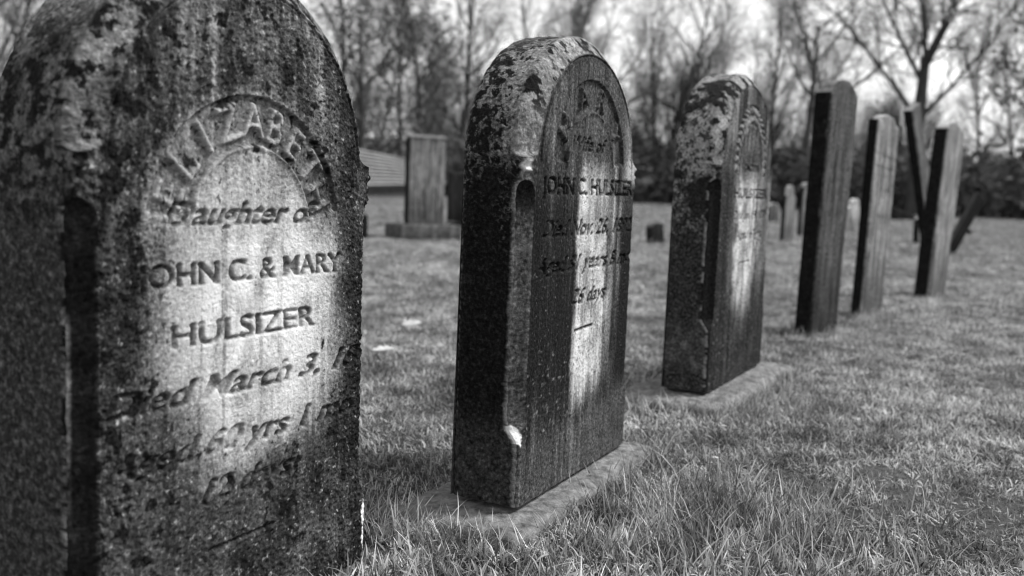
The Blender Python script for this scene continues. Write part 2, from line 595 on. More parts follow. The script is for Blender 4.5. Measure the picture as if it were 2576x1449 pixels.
def relief_1(x, z, d):
    # recessed arched band with raised capitals
    cx, cz = .311, .640
    r = np.hypot(x - cx, z - cz); a = np.degrees(np.arctan2(z - cz, x - cx))
    band = ss(.1325, .1375, r) * ss(.2115, .2065, r) * ss(8, 11, a) * ss(172, 169, a)
    R = Raster(W12, H12); R.arc('ELIZABETH', cx, cz, .146, 160, 20, .076, .95, .014); R.blur(1.6)
    raised = R.sample(x, z)
    roll = np.exp(-((r - .1325) / .005) ** 2) * ss(4, 10, a) * ss(176, 170, a)
    LET['r1'] = R; LET['b1'] = band
    h = -.008 * band + .009 * raised * np.clip(erode(x, z, 1.1) + .3, 0, 1) * band + .003 * roll
    R = Raster(W12, H12)
    R.line('Daughter of', .140, .472, .655, .048, .42, .012)
    R.line('JOHN C. & MARY', .090, .532, .569, .046, 0, .008)
    R.line('HULSIZER', .150, .462, .480, .049, 0, .006)
    R.line('Died March 3, 18', .030, .592, .396, .050, .42, .016)
    R.line('Aged 60 yrs 1 mo', .030, .575, .310, .050, .42, .016)
    R.line('12 days', .205, .415, .236, .050, .42, .016)
    v = np.array([[.222, .1585], [.368, .1585], [.368, .1635], [.222, .1635]]); R.tris(v, [(0, 1, 2), (0, 2, 3)])
    R.blur(1.5)
    LET['a'] = R
    h -= .0085 * R.sample(x, z) * np.clip(erode(x, z, 3.7) + .45, 0, 1)
    # coarse sugar-like grain, strongest where the stone is unwashed
    rough = np.clip(.25 + ss(.16, .30, np.hypot((x - .33) / 1.0, (z - .50) / 1.3)), 0, 1) * (1 - .7 * band)
    g = fbm(x * 115, z * 115, 1.0, 3)
    h += .0032 * rough * np.clip(g, -.6, 1) + .0007 * fbm(x * 170, z * 170, 3.0, 2)
    h += .0018 * fbm(x * 14, z * 9, 8.8, 3)
    return h


def tone_front_1(x, z, d, qa, ql):
    st = fbm(x * 26, z * 3.2, 1.7, 4)
    mo = fbm(x * 18, z * 14, 5.2, 5)
    fine = fbm(x * 95, z * 95, 2.2, 4, .65)
    wx = x + .035 * fbm(x * 9, z * 9, 4.4, 3); wz = z + .05 * fbm(x * 8, z * 8, 9.4, 3)
    big = fbm(x * 5, z * 3, 41.0, 3)
    t = .12 + .13 * st + .09 * mo + .05 * big
    # washed pale middle
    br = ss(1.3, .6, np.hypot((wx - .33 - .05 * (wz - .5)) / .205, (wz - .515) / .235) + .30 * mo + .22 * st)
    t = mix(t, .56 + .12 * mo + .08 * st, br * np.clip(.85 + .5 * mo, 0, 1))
    ins = ss(.13, .115, np.hypot(wx - .311, wz - .64)) * ss(.62, .66, z)
    t = mix(t, .36 + .16 * mo, ins * .8)
    # letter band stays a little paler on the left
    r = np.hypot(x - .311, z - .64)
    t = mix(t, .30 + .12 * mo, ss(.12, .14, r) * ss(.23, .20, r) * ss(.56, .35, x) * ss(.6, .68, z))
    t = mix(t, .09 + .06 * mo, LET['b1'] * .55)
    t = mix(t, .40 + .14 * mo, LET['r1'].sample(x, z) * LET['b1'] * ss(.62, .38, x + .1 * mo) * .8)
    # drip streaks from the head of the arch
    t = mix(t, .36 + .14 * mo, ss(.12, .5, st + .25 * mo) * ss(.8, .87, z) * .85)
    t = mix(t, .05, ss(.15, .55, -st + .3 * mo) * ss(.78, .86, z) * .8)
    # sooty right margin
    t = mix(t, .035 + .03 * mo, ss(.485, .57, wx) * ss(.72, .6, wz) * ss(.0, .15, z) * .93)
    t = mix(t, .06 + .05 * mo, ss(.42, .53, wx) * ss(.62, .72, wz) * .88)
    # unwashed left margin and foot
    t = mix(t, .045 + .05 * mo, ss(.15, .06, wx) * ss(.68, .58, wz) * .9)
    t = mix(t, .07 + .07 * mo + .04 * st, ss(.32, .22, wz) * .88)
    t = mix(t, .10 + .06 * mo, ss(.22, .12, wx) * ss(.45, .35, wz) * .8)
    # lichen specks
    t = runs(t, x, z, 51.0, .5)
    t = mix(t, .36 + .12 * mo, LET['r1'].sample(x, z) * LET['b1'] * ss(.34, .2, x) * .7)
    dark = 1 - ss(.2, .45, t)
    t = mix(t, .40, ss(.25, .62, fine) * dark * .75)
    t = mix(t, .015, ss(.22, .6, -fine) * (.25 + .7 * dark))
    pit = cells(x * 62 + .5 * fbm(x * 60, z * 60, 2.0, 2), z * 62 + .5 * fbm(x * 60, z * 60, 7.0, 2), .22, .06, .24, 7) * ss(.58, .75, z)
    t = mix(t, .015, pit * .85)
    blot = fbm(x * 30, z * 30, 55.0, 4, .65)
    t = mix(t, .015, ss(.26, .46, blot - .30 * br + .25 * ss(.18, .04, x) + .12 * ss(.75, .95, z)) * .9)
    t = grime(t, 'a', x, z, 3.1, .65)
    t = mix(t, .75, ss(.016, .009, d + .012 * fbm(x * 40, z * 26, 44.0, 3)) * ss(.135, .12, z) * ss(.02, .05, z) * ss(.3, .5, x))
    # chamfers
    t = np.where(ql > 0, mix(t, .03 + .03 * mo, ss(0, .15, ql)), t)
    t = np.where(ql > 0, mix(t, .40, ss(.80, .97, ql) * ss(.56, .50, wz) * ss(.25, .42, wz) * np.clip(.7 + mo, 0, 1)), t)
    lich = fbm(x * 40, z * 40, 6.6, 4, .65)
    ta = .17 + .16 * mo + .14 * fine
    ta = mix(ta, .015, ss(-.02, .22, lich + .25 * fine))
    t = np.where(qa > 0, mix(t, ta, ss(0, .12, qa)), t)
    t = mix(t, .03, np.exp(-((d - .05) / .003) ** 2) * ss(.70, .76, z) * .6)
    return t


def tone_side_1(x, y, z, ar):
    lich = fbm(x * 38, y * 38, z * 38, 5, .65)
    gran = fbm(x * 85 + 3, y * 85, z * 85, 4, .65)
    t = .14 + .13 * fbm(x * 12, y * 12, z * 12, 4) + .14 * gran
    t = mix(t, .30 + .2 * gran, ss(.90, 1.0, z + .1 * lich))
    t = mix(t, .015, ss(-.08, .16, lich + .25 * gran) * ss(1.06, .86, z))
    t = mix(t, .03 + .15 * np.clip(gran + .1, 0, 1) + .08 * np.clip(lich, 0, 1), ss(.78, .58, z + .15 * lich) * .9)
    return t


# ---- the second stone
def relief_2(x, z, d):
    cx, cz = .311, .700
    r = np.hypot(x - cx, (z - cz)); a = np.degrees(np.arctan2(z - cz, x - cx))
    band = ss(.1335, .1385, r) * ss(.2065, .2015, r) * ss(5, 8, a) * ss(175, 172, a)
    R = Raster(W12, H12); R.arc('MARY', cx, cz, .148, 148, 32, .068, 1.1, .014); R.blur(1.6)
    h = -.008 * band + .009 * R.sample(x, z) * np.clip(erode(x, z, 4.1) + .4, 0, 1) * band
    h += .0025 * np.exp(-((r - .1325) / .005) ** 2) * ss(0, 8, a) * ss(180, 172, a)
    R = Raster(W12, H12)
    R.line('Wife of', .205, .400, .745, .045, .35, .006)
    R.line('JOHN C. HULSIZER', .062, .585, .648, .052, 0, .010)
    R.line('Died Nov. 26, 1892', .070, .592, .558, .050, .42, .014)
    R.line('Aged 81 years 8 mo', .045, .597, .480, .048, .42, .014)
    R.line('26 days', .235, .440, .402, .048, .42, .014)
    v = np.array([[.258, .338], [.364, .341], [.364, .346], [.258, .343]]); R.tris(v, [(0, 1, 2), (0, 2, 3)])
    R.blur(1.5)
    LET['b'] = R
    h -= .0085 * R.sample(x, z) * np.clip(erode(x, z, 6.7) + .45, 0, 1)
    h += .0012 * fbm(x * 120, z * 120, 1.0, 3) + .001 * fbm(x * 14, z * 6, 8.8, 3)
    h += .0009 * fbm(x * 70, z * 70, 31.0, 2) * ss(.36, .26, z)
    h -= .008 * ss(.13, .155, z) * ss(.17, .155, z) * ss(.03, .01, d) * ss(.3, .1, x)
    return h


def tone_front_2(x, z, d, qa, ql):
    st = fbm(x * 30, z * 2.2, 11.7, 4)
    mo = fbm(x * 20, z * 14, 15.2, 5)
    fine = fbm(x * 105, z * 105, 12.2, 4, .65)
    wx = x + .018 * fbm(x * 7, z * 5, 14.4, 3)
    t = .065 + .06 * st + .04 * mo
    # pale washed strip down the middle
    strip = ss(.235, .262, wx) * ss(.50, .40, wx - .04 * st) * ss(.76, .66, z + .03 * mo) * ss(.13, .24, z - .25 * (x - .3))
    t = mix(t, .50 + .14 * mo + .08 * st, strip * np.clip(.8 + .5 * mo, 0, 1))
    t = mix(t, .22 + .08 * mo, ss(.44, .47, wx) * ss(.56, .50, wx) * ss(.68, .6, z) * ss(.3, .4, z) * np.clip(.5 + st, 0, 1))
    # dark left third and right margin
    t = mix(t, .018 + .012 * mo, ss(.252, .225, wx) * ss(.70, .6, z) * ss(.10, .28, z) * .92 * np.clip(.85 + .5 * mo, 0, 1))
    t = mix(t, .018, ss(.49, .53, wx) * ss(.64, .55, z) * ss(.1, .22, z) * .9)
    # pale patch by the right shoulder
    t = mix(t, .42 + .08 * mo, ss(.50, .555, wx) * ss(.86, .80, z) * ss(.66, .70, z) * .9)
    # arch interior
    t = mix(t, .13 + .06 * mo, ss(.70, .78, z) * ss(.02, .06, d) * .6)
    foot = ss(.16, .10, z - .12 * (x - .3))
    t = mix(t, .10 + .05 * mo, foot)
    t = mix(t, .24, ss(.3, .7, fbm(x * 45, z * 75, 31.0, 3)) * ss(.36, .26, z) * ss(.06, .14, z) * ss(.40, .28, x) * .8)
    t = runs(t, x, z, 61.0, .7)
    dark = 1 - ss(.15, .35, t)
    t = mix(t, .26, ss(.3, .7, fine) * dark * .6)
    t = mix(t, .012, ss(.22, .6, -fine) * .75)
    # hollow corner chamfer: grey with pale rims
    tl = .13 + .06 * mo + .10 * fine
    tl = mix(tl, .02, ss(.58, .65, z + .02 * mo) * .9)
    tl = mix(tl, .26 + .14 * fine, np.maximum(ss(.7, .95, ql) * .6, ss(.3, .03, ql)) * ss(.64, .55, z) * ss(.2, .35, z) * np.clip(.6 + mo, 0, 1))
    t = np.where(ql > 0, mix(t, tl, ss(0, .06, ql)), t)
    lich = fbm(x * 30, z * 30, 16.6, 4)
    ta = .27 + .14 * mo + .14 * fine
    ta = mix(ta, .02, ss(.0, .22, lich + .25 * fine - .1 * ss(.8, .7, z)) * ss(.74, .86, z))
    ta = mix(ta, .10, ss(.2, .5, fbm(x * 60, z * 14, 19.0, 3)) * .7)
    t = np.where(qa > 0, mix(t, ta, ss(0, .1, qa)), t)
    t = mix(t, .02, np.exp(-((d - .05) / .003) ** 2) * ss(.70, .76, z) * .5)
    # fresh white breaks at the foot stop and the shoulder block
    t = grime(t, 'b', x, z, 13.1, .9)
    t = mix(t, .72, ss(.015, .009, np.hypot(x - .004, (z - .150) * .6) + .012 * fbm(x * 60, z * 60, 2.0, 3)))
    t = mix(t, .62, ss(.02, .008, d) * ss(.016, .006, np.abs(z - .705)) * ss(.3, .1, x))
    return t


def tone_side_2(x, y, z, ar):
    lich = fbm(x * 40 + 9, y * 40, z * 40, 5, .6)
    big = fbm(x * 9 + 9, y * 9, z * 9, 3)
    gran = fbm(x * 95 + 3, y * 95, z * 95, 4, .65)
    t = .26 + .12 * lich + .16 * gran
    back = ss(.04, .11, y + .02 * big)
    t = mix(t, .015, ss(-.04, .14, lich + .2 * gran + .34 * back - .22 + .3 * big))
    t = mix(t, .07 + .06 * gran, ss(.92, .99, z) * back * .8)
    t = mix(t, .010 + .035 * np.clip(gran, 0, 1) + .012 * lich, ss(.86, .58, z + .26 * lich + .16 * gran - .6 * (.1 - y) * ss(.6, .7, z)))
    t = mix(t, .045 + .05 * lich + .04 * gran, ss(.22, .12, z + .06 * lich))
    rim = ss(T12 - .012, T12 - .004, y)
    t = mix(t, .22, rim * .6 * ss(-.2, .3, gran))
    return t


# ---- the third stone: leaf wreath over the arch
W3, T3, ZS3, H3 = .721, .1591, .7491, 1.085


def relief_3(x, z, d):
    cx, cz = .375, .735
    r = np.hypot((x - cx) / 1.0, (z - cz) / 1.12); a = np.degrees(np.arctan2(z - cz, x - cx))
    band = ss(.155, .162, r) * ss(.222, .215, r) * ss(-2, 1, a) * ss(182, 179, a)
    h = -.006 * band + .003 * np.exp(-((r - .152) / .006) ** 2) * ss(-2, 3, a) * ss(182, 177, a)
    lf = 0 * h
    # paired leaves round the band
    for i, ang in enumerate(np.linspace(4, 176, 22)):
        for s_ in (-1, 1):
            A_ = math.radians(ang)
            rc = .188 + s_ * .014
            lx, lz = cx + rc * math.cos(A_), cz + rc * math.sin(A_) * 1.12
            th = A_ + math.pi / 2 + s_ * .6 * (1 if ang < 90 else -1)
            u = (x - lx) * math.cos(th) + (z - lz) * math.sin(th); w = -(x - lx) * math.sin(th) + (z - lz) * math.cos(th)
            lb = np.clip(1 - (u / .022) ** 2 - (w / .009) ** 2, 0, 1) ** .7
            h += .012 * lb; lf = np.maximum(lf, lb)
    LET['leaf'] = lf
    R = Raster(W3, H3)
    R.line('JACOB', .30, .50, .745, .035, 0, .008)
    R.line('HULSIZER', .19, .64, .648, .050, 0, .008)
    R.line('Died Jan. 19, 1878', .20, .64, .575, .042, .35, .006)
    R.line('Aged 67 yrs', .24, .60, .505, .042, .35, .006)
    v = np.array([[.298, .416], [.443, .419], [.443, .423], [.298, .420]]); R.tris(v, [(0, 1, 2), (0, 2, 3)])
    R.blur(1.4)
    LET['c'] = R
    h -= .008 * R.sample(x, z) * np.clip(erode(x, z, 9.7) + .2, 0, 1)
    h += .0026 * fbm(x * 85, z * 85, 1.0, 4, .65) + .0015 * fbm(x * 12, z * 5, 8.8, 3)
    return h


def tone_front_3(x, z, d, qa, ql):
    st = fbm(x * 24, z * 2.0, 21.7, 4)
    mo = fbm(x * 18, z * 14, 25.2, 5)
    fine = fbm(x * 90, z * 90, 22.2, 4, .65)
    wx = x + .02 * fbm(x * 7, z * 5, 24.4, 3)
    t = .10 + .07 * st + .05 * mo
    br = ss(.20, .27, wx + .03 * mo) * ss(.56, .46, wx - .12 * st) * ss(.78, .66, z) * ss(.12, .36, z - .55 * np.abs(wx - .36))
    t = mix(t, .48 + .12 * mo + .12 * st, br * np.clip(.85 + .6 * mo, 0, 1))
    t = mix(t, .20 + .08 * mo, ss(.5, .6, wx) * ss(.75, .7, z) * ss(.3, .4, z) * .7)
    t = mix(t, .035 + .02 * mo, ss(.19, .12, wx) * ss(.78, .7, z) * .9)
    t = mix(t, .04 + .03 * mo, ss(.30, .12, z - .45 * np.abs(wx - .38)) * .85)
    t = mix(t, .03, ss(.02, .12, st) * ss(.78, .9, z) * .8)
    t = mix(t, .26 + .1 * mo, ss(.1, .35, -st) * ss(.78, .86, z) * .6)
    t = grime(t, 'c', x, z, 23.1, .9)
    t = mix(t, .04, ss(.60, .67, wx) * ss(.5, .3, z) * .8)
    t = runs(t, x, z, 71.0, .8)
    dark = 1 - ss(.15, .35, t)
    t = mix(t, .30, ss(.2, .6, fine) * dark * .6)
    t = mix(t, .015, ss(.15, .55, -fine) * .75)
    t = mix(t, .36 + .12 * mo, LET['leaf'] * .7)
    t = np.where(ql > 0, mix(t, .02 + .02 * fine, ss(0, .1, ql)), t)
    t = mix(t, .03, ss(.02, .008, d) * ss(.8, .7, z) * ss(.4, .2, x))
    lich = fbm(x * 28, z * 28, 26.6, 4)
    ta = mix(.26 + .14 * mo + .14 * fine, .02, ss(-.05, .2, lich + .2 * fine))
    t = np.where(qa > 0, mix(t, ta, ss(0, .1, qa)), t)
    return t


def tone_side_3(x, y, z, ar):
    lich = fbm(x * 30 + 19, y * 30, z * 30, 5)
    big = fbm(x * 8 + 19, y * 8, z * 8, 3)
    gran = fbm(x * 120 + 3, y * 120, z * 120, 3)
    t = .27 + .14 * lich + .16 * gran
    sp = cells(y * 46 + x * 24 + .6 * lich, z * 46 + x * 24 + .6 * gran, .8, .12, .5, 9)
    t = mix(t, .02, np.maximum(sp * .95, ss(.18, .3, lich)) * np.clip(.9, 0, 1))
    t = mix(t, .02, ss(-.02, .22, big + .35 * lich))
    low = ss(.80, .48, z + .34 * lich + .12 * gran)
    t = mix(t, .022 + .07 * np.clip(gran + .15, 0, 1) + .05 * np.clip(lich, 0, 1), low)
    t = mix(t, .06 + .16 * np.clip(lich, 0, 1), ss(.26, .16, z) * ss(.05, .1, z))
    return t


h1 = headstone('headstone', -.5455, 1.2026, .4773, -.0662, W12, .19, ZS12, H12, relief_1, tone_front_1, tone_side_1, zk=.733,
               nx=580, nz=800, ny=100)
tag(h1, 'round-topped pale marble headstone filling the front corner, ELIZABETH arched in raised capitals', 'headstone',
    'marble headstones with arched tops')
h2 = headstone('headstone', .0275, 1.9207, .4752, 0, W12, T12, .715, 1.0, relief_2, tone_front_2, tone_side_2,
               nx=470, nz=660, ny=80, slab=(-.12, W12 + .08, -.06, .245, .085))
tag(h2, 'round-topped marble headstone with black left side and pale streak, standing mid-row on a slab', 'headstone',
    'marble headstones with arched tops')
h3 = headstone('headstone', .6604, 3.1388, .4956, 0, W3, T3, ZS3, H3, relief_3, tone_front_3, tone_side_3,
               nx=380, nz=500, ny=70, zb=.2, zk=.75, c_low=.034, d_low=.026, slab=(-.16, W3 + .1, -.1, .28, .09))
tag(h3, 'round-topped marble headstone with black-spotted shoulder and carved leaf wreath, third in the row', 'headstone',
    'marble headstones with arched tops')


# ------------------------------------------------------------------ thin slab stones
def slab_stone(name, loc, yaw, W, T, H, top='segment', rise=.06, lean=(0, 0), base=.11, pale=.2, side=.02, streak=1.0,
               seed=1, nx=70, nz=120, ny=8, parts=None, ink=None):
    """thin headstone; lean = (radians sideways along the face, radians backwards)"""
    s = np.linspace(-1, 1, nx); R = W / 2
    x = R * s
    if top == 'segment':
        tp = H - rise * np.clip((np.abs(s) - .0) / .9, 0, 1.2) ** 2.2 - .25 * rise * (s < -.75)
    elif top == 'round':
        tp = H - rise + rise * np.sqrt(np.clip(1 - (s * .995) ** 2, 0, 1))
    elif top == 'shoulder':
        tp = H - rise + rise * np.sqrt(np.clip(1 - (s / .62) ** 2, 0, 1))
    elif top == 'gable':
        tp = H - rise * np.abs(s)
    elif top == 'skew':
        tp = H - rise * (s + 1) / 2
    else:
        tp = np.full(nx, H)
    tp = tp + .010 * noise(x * 11, seed * 1.7, .3) + .004 * noise(x * 34, seed * 2.7, .3)
    v = np.linspace(0, 1, nz)
    X = np.broadcast_to(x, (nz, nx)).copy(); Z = -.12 + v[:, None] * (tp[None, :] + .12)
    d = np.minimum(R - np.abs(X), tp[None, :] - Z)
    X = X + np.sign(X) * (np.abs(X) / R) ** 3 * (.006 * noise(Z * 4.5, np.sign(X) * 3.3, seed) + .003 * noise(Z * 17, np.sign(X) * 3.3, seed + 5))
    st = fbm(X * 38 + seed * 3, Z * 1.6, seed, 4); mo = fbm(X * 16, Z * 9, seed + 3.3, 4)
    Y = .004 * np.exp(-d / .006) + .012 * ss(.35, .8, fbm(X * 14, Z * 7, seed + 9.1, 3)) * np.exp(-d / .012) - .0016 * st - .0008 * fbm(X * 60, Z * 60, seed, 3)
    t = base + streak * base * .95 * st + base * .4 * mo
    if ink is not None:
        mk, tk = ink(X + R, Z)
        Y = Y + mk
    t = mix(t, pale, ss(.1, .6, mo - .3 * st) * .5)
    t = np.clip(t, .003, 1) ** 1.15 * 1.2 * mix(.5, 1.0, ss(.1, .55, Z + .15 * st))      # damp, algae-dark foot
    t = mix(t, .02, ss(.25, .6, -st) * .7)
    if ink is not None:
        t = mix(t, .02, np.clip(tk, 0, 1) * .8)
    verts = [np.stack([X, Y, Z], -1).reshape(-1, 3)]; tones = [t.ravel()]
    idx = np.arange(nx * nz).reshape(nz, nx)
    faces = [np.stack([idx[:-1, :-1], idx[:-1, 1:], idx[1:, 1:], idx[1:, :-1]], -1).reshape(-1, 4)]
    bi = np.concatenate([idx[:, 0], idx[-1, 1:-1], idx[::-1, -1]]); bp = verts[0][bi]; nb = len(bi)
    k = np.linspace(0, 1, ny)[1:]
    P = np.repeat(bp[None], ny - 1, 0).copy(); P[..., 1] = bp[:, 1] + (T - bp[:, 1]) * k[:, None]
    P[..., 0] += .002 * noise(P[..., 1] * 40, P[..., 2] * 25, seed + .5) * ss(0, .2, k)[:, None]
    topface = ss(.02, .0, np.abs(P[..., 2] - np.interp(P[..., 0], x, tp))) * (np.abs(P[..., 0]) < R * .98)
    ts = mix(side + .012 * noise(P[..., 1] * 50, P[..., 2] * 30, seed), base * 2.2, topface)  # sides near black: algae colour with their shade painted into the tone
    sid = nx * nz + np.arange((ny - 1) * nb).reshape(ny - 1, nb)
    full = np.concatenate([bi[None], sid], 0)
    faces.append(np.stack([full[:-1, :-1], full[:-1, 1:], full[1:, 1:], full[1:, :-1]], -1).reshape(-1, 4))
    verts.append(P.reshape(-1, 3)); tones.append(ts.ravel())
    topi = sid[-1][nz - 1:nz - 1 + nx]
    verts.append(np.stack([x, np.full(nx, T), np.full(nx, -.12)], 1)); tones.append(np.full(nx, base))
    b0 = nx * nz + (ny - 1) * nb + np.arange(nx)
    faces.append(np.stack([b0[1:], b0[:-1], topi[:-1], topi[1:]], -1))
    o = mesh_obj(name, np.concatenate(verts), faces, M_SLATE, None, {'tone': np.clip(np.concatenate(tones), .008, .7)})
    o.matrix_world = (Matrix.Translation(loc) @ Matrix.Rotation(math.pi / 2 - yaw, 4, 'Z')
                      @ Matrix.Rotation(lean[0], 4, 'Y') @ Matrix.Rotation(-lean[1], 4, 'X'))
    return o


def gpos(x, y, dz=0.0):
    return (x, y, float(ground_z(x, y)) + dz)


def ink_lines(lines, W, H, seed, rules=()):
    def fn(x, z):
        R = Raster(W, H + .2, .0016)
        for s_, x0, x1, zz, sz in lines:
            R.line(s_, x0, x1, zz, sz, .25, .004)
        for q in rules:
            R.tris(np.array(q), [(0, 1, 2), (0, 2, 3)])
        R.blur(1.2)
        m = R.sample(x, np.maximum(z, 0)) * np.clip(.55 + fbm(x * 10, z * 10, seed, 3), 0, 1)
        return .006 * m, m
    return fn


def off(cx, cy, yaw, W):
    """front-left foot corner -> centre of the foot line"""
    return cx + math.sin(yaw) * W / 2, cy + math.cos(yaw) * W / 2


GRP = 'thin weathered slab headstones'
a4 = .72; p4 = off(1.535, 4.85, a4, .33)
o = slab_stone('slab_headstone', gpos(*p4), a4, .33, .09, 1.32, 'segment', .055, (.045, 0), base=.085, pale=.15, side=.008, seed=2,
               ink=ink_lines([('In Memory of', .04, .29, .86, .035), ('JOHN', .08, .25, .79, .045), ('who died', .06, .26, .62, .035)], .33, 1.35, 2.0))
tag(o, 'tall dark grey slab headstone with curved top, beside the leaf-carved stone', 'headstone', GRP)
a5 = .70; p5 = off(2.105, 5.75, a5, .40)
o = slab_stone('slab_headstone', gpos(*p5), a5, .37, .06, 1.235, 'shoulder', .05, (.05, 0), base=.21, pale=.42, side=.008, seed=5,
               ink=ink_lines([('IN MEMORY', .05, .36, .90, .03), ('of', .16, .24, .85, .03), ('ANNA', .1, .3, .76, .045), ('Died', .1, .3, .6, .04)], .4, 1.3, 5.0, [[(.0, .985), (.4, .965), (.4, .975), (.0, .997)], [(.0, .915), (.4, .90), (.4, .908), (.0, .925)]]))
tag(o, 'streaky pale slab headstone with two dark scored lines, between two dark slabs', 'headstone', GRP)
a7 = .74; p7 = off(3.03, 6.95, a7, .36)
o = slab_stone('slab_headstone', gpos(*p7), a7, .36, .10, 1.30, 'round', .07, (.12, 0), base=.22, pale=.36, side=.01, seed=8)
tag(o, 'slab headstone with rounded top leaning rightwards, pale face and black edge', 'headstone', GRP)
a6 = .74; p6 = off(3.90, 8.85, a6, .34)
o = slab_stone('slab_headstone', gpos(*p6, -.05), a6, .19, .08, 1.74, 'flat', .0, (-.42, .05), base=.12, pale=.2, side=.012, seed=11)
tag(o, 'narrow slab headstone tilting steeply leftwards behind the rightward-leaning one', 'headstone', GRP)
o = slab_stone('slab_headstone', gpos(5.86, 12.9, -.05), 1.15, .15, .09, 1.08, 'flat', 0, (.66, .1), base=.018, pale=.03, side=.06, seed=14)
tag(o, 'short dark slab headstone fallen aslant to the right, alone on the lawn', 'headstone', GRP)

# ---- farther stones
FAR = 'small headstones far across the lawn'
o = slab_stone('footstone', gpos(1.95, 12.85), 1.0, .2, .13, .30, 'round', .06, (-.16, 0), base=.06, pale=.1, side=.02, seed=20, nx=24, nz=24)
tag(o, 'short dark tilted stub stone between the two big marble headstones', 'headstone', FAR)
o = slab_stone('headstone_far', gpos(4.2, 14.7), .82, .26, .07, .86, 'shoulder', .17, (.02, 0), base=.22, pale=.32, side=.015, seed=21, nx=40, nz=50)
tag(o, 'narrow pale headstone with knobbed top and black edge, beyond the leaf-carved stone', 'headstone', FAR)
o = slab_stone('headstone_far', gpos(4.9, 16.2), .8, .26, .07, .92, 'round', .1, (.02, 0), base=.18, pale=.26, side=.02, seed=22, nx=30, nz=40)
tag(o, 'pale headstone almost hidden behind the tall dark slab', 'headstone', FAR)
o = slab_stone('headstone_far', gpos(6.25, 23.2), 1.0, .34, .1, .48, 'round', .12, (0, 0), base=.22, pale=.3, side=.05, seed=23, nx=30, nz=30)
tag(o, 'low pale rounded headstone at the far lawn edge beyond the leaf-carved stone', 'headstone', FAR)
o = slab_stone('headstone_far', gpos(6.62, 18.9), 1.0, .30, .1, .52, 'flat', 0, (-.32, 0), base=.36, pale=.45, side=.015, seed=24, nx=24, nz=24)
tag(o, 'pale slanting headstone seen between the dark slab and the streaky slab', 'headstone', FAR)
o = slab_stone('headstone_far', gpos(8.05, 22.6), .9, .30, .1, .68, 'round', .12, (-.2, 0), base=.40, pale=.5, side=.012, seed=25, nx=24, nz=24)
tag(o, 'pale round-topped headstone partly hidden by the streaky slab', 'headstone', FAR)
o = slab_stone('headstone_far', gpos(8.5, 25.0), 1.2, .34, .14, .80, 'round', .12, (0, 0), base=.03, pale=.04, side=.02, seed=26, nx=24, nz=24)
tag(o, 'black round-topped stone between the dark slab and the streaky slab', 'headstone', FAR)
o = slab_stone('headstone_far', gpos(6.75, 15.9), .8, .22, .09, .44, 'flat', 0, (-.1, 0), base=.3, pale=.4, side=.02, seed=27, nx=24, nz=24)
tag(o, 'little pale-topped stone behind the foot of the crossing slabs', 'headstone', FAR)
o = slab_stone('headstone_far', gpos(9.95, 22.2), 1.0, .25, .12, .60, 'segment', .04, (0, 0), base=.12, pale=.2, side=.03, seed=28, nx=24, nz=24)
tag(o, 'grey upright stone behind the fallen dark slab', 'headstone', FAR)
o = slab_stone('headstone_far', gpos(13.6, 33.4), 1.3, .9, .3, .42, 'skew', .3, (0, 0), base=.06, pale=.1, side=.03, seed=29, nx=24, nz=24)
tag(o, 'low dark wedge of fallen stone near the wood, beside the crossing slabs', 'headstone', FAR)
o = slab_stone('headstone_far', gpos(9.9, 20.9), 1.2, .13, .12, .13, 'round', .06, (0, 0), base=.02, pale=.03, side=.02, seed=30, nx=20, nz=20)
tag(o, 'tiny black knob of stone on the open lawn at far right', 'headstone', FAR)
o = slab_stone('headstone_far', gpos(-.86, 14.7), 1.2, .3, .12, .87, 'flat', 0, (0, 0), base=.04, pale=.06, side=.02, seed=31, nx=24, nz=30)
tag(o, 'dark upright stone peeping out beside the black-sided marble headstone', 'headstone', FAR)
o = slab_stone('headstone_far', gpos(-1.83, 11.6), 1.2, .12, .1, .3, 'flat', 0, (0, 0), base=.05, pale=.08, side=.03, seed=32, nx=20, nz=20)
tag(o, 'low dark stone half hidden by the nearest headstone', 'headstone', FAR)
o = slab_stone('headstone_far', gpos(-2.0, 19.0), 1.3, .12, .08, .26, 'round', .05, (0, 0), base=.08, pale=.1, side=.03, seed=33, nx=20, nz=20)
tag(o, 'tiny far marker on the lawn beside the square monument', 'headstone', FAR)
o = slab_stone('footstone', gpos(-.80, 12.9), 1.2, .22, .18, .2, 'segment', .03, (0, 0), base=.04, pale=.06, side=.02, seed=34, nx=20, nz=20)
tag(o, 'dark low block beside the base of the square monument', 'headstone', FAR)
o = slab_stone('broken_stone', gpos(3.33, 7.42), 1.0, .10, .05, .09, 'skew', .05, (.5, 0), base=.03, pale=.05, side=.02, seed=35, nx=16, nz=16)
tag(o, 'small dark broken chip in the grass by the rightward-leaning slab', 'stone')


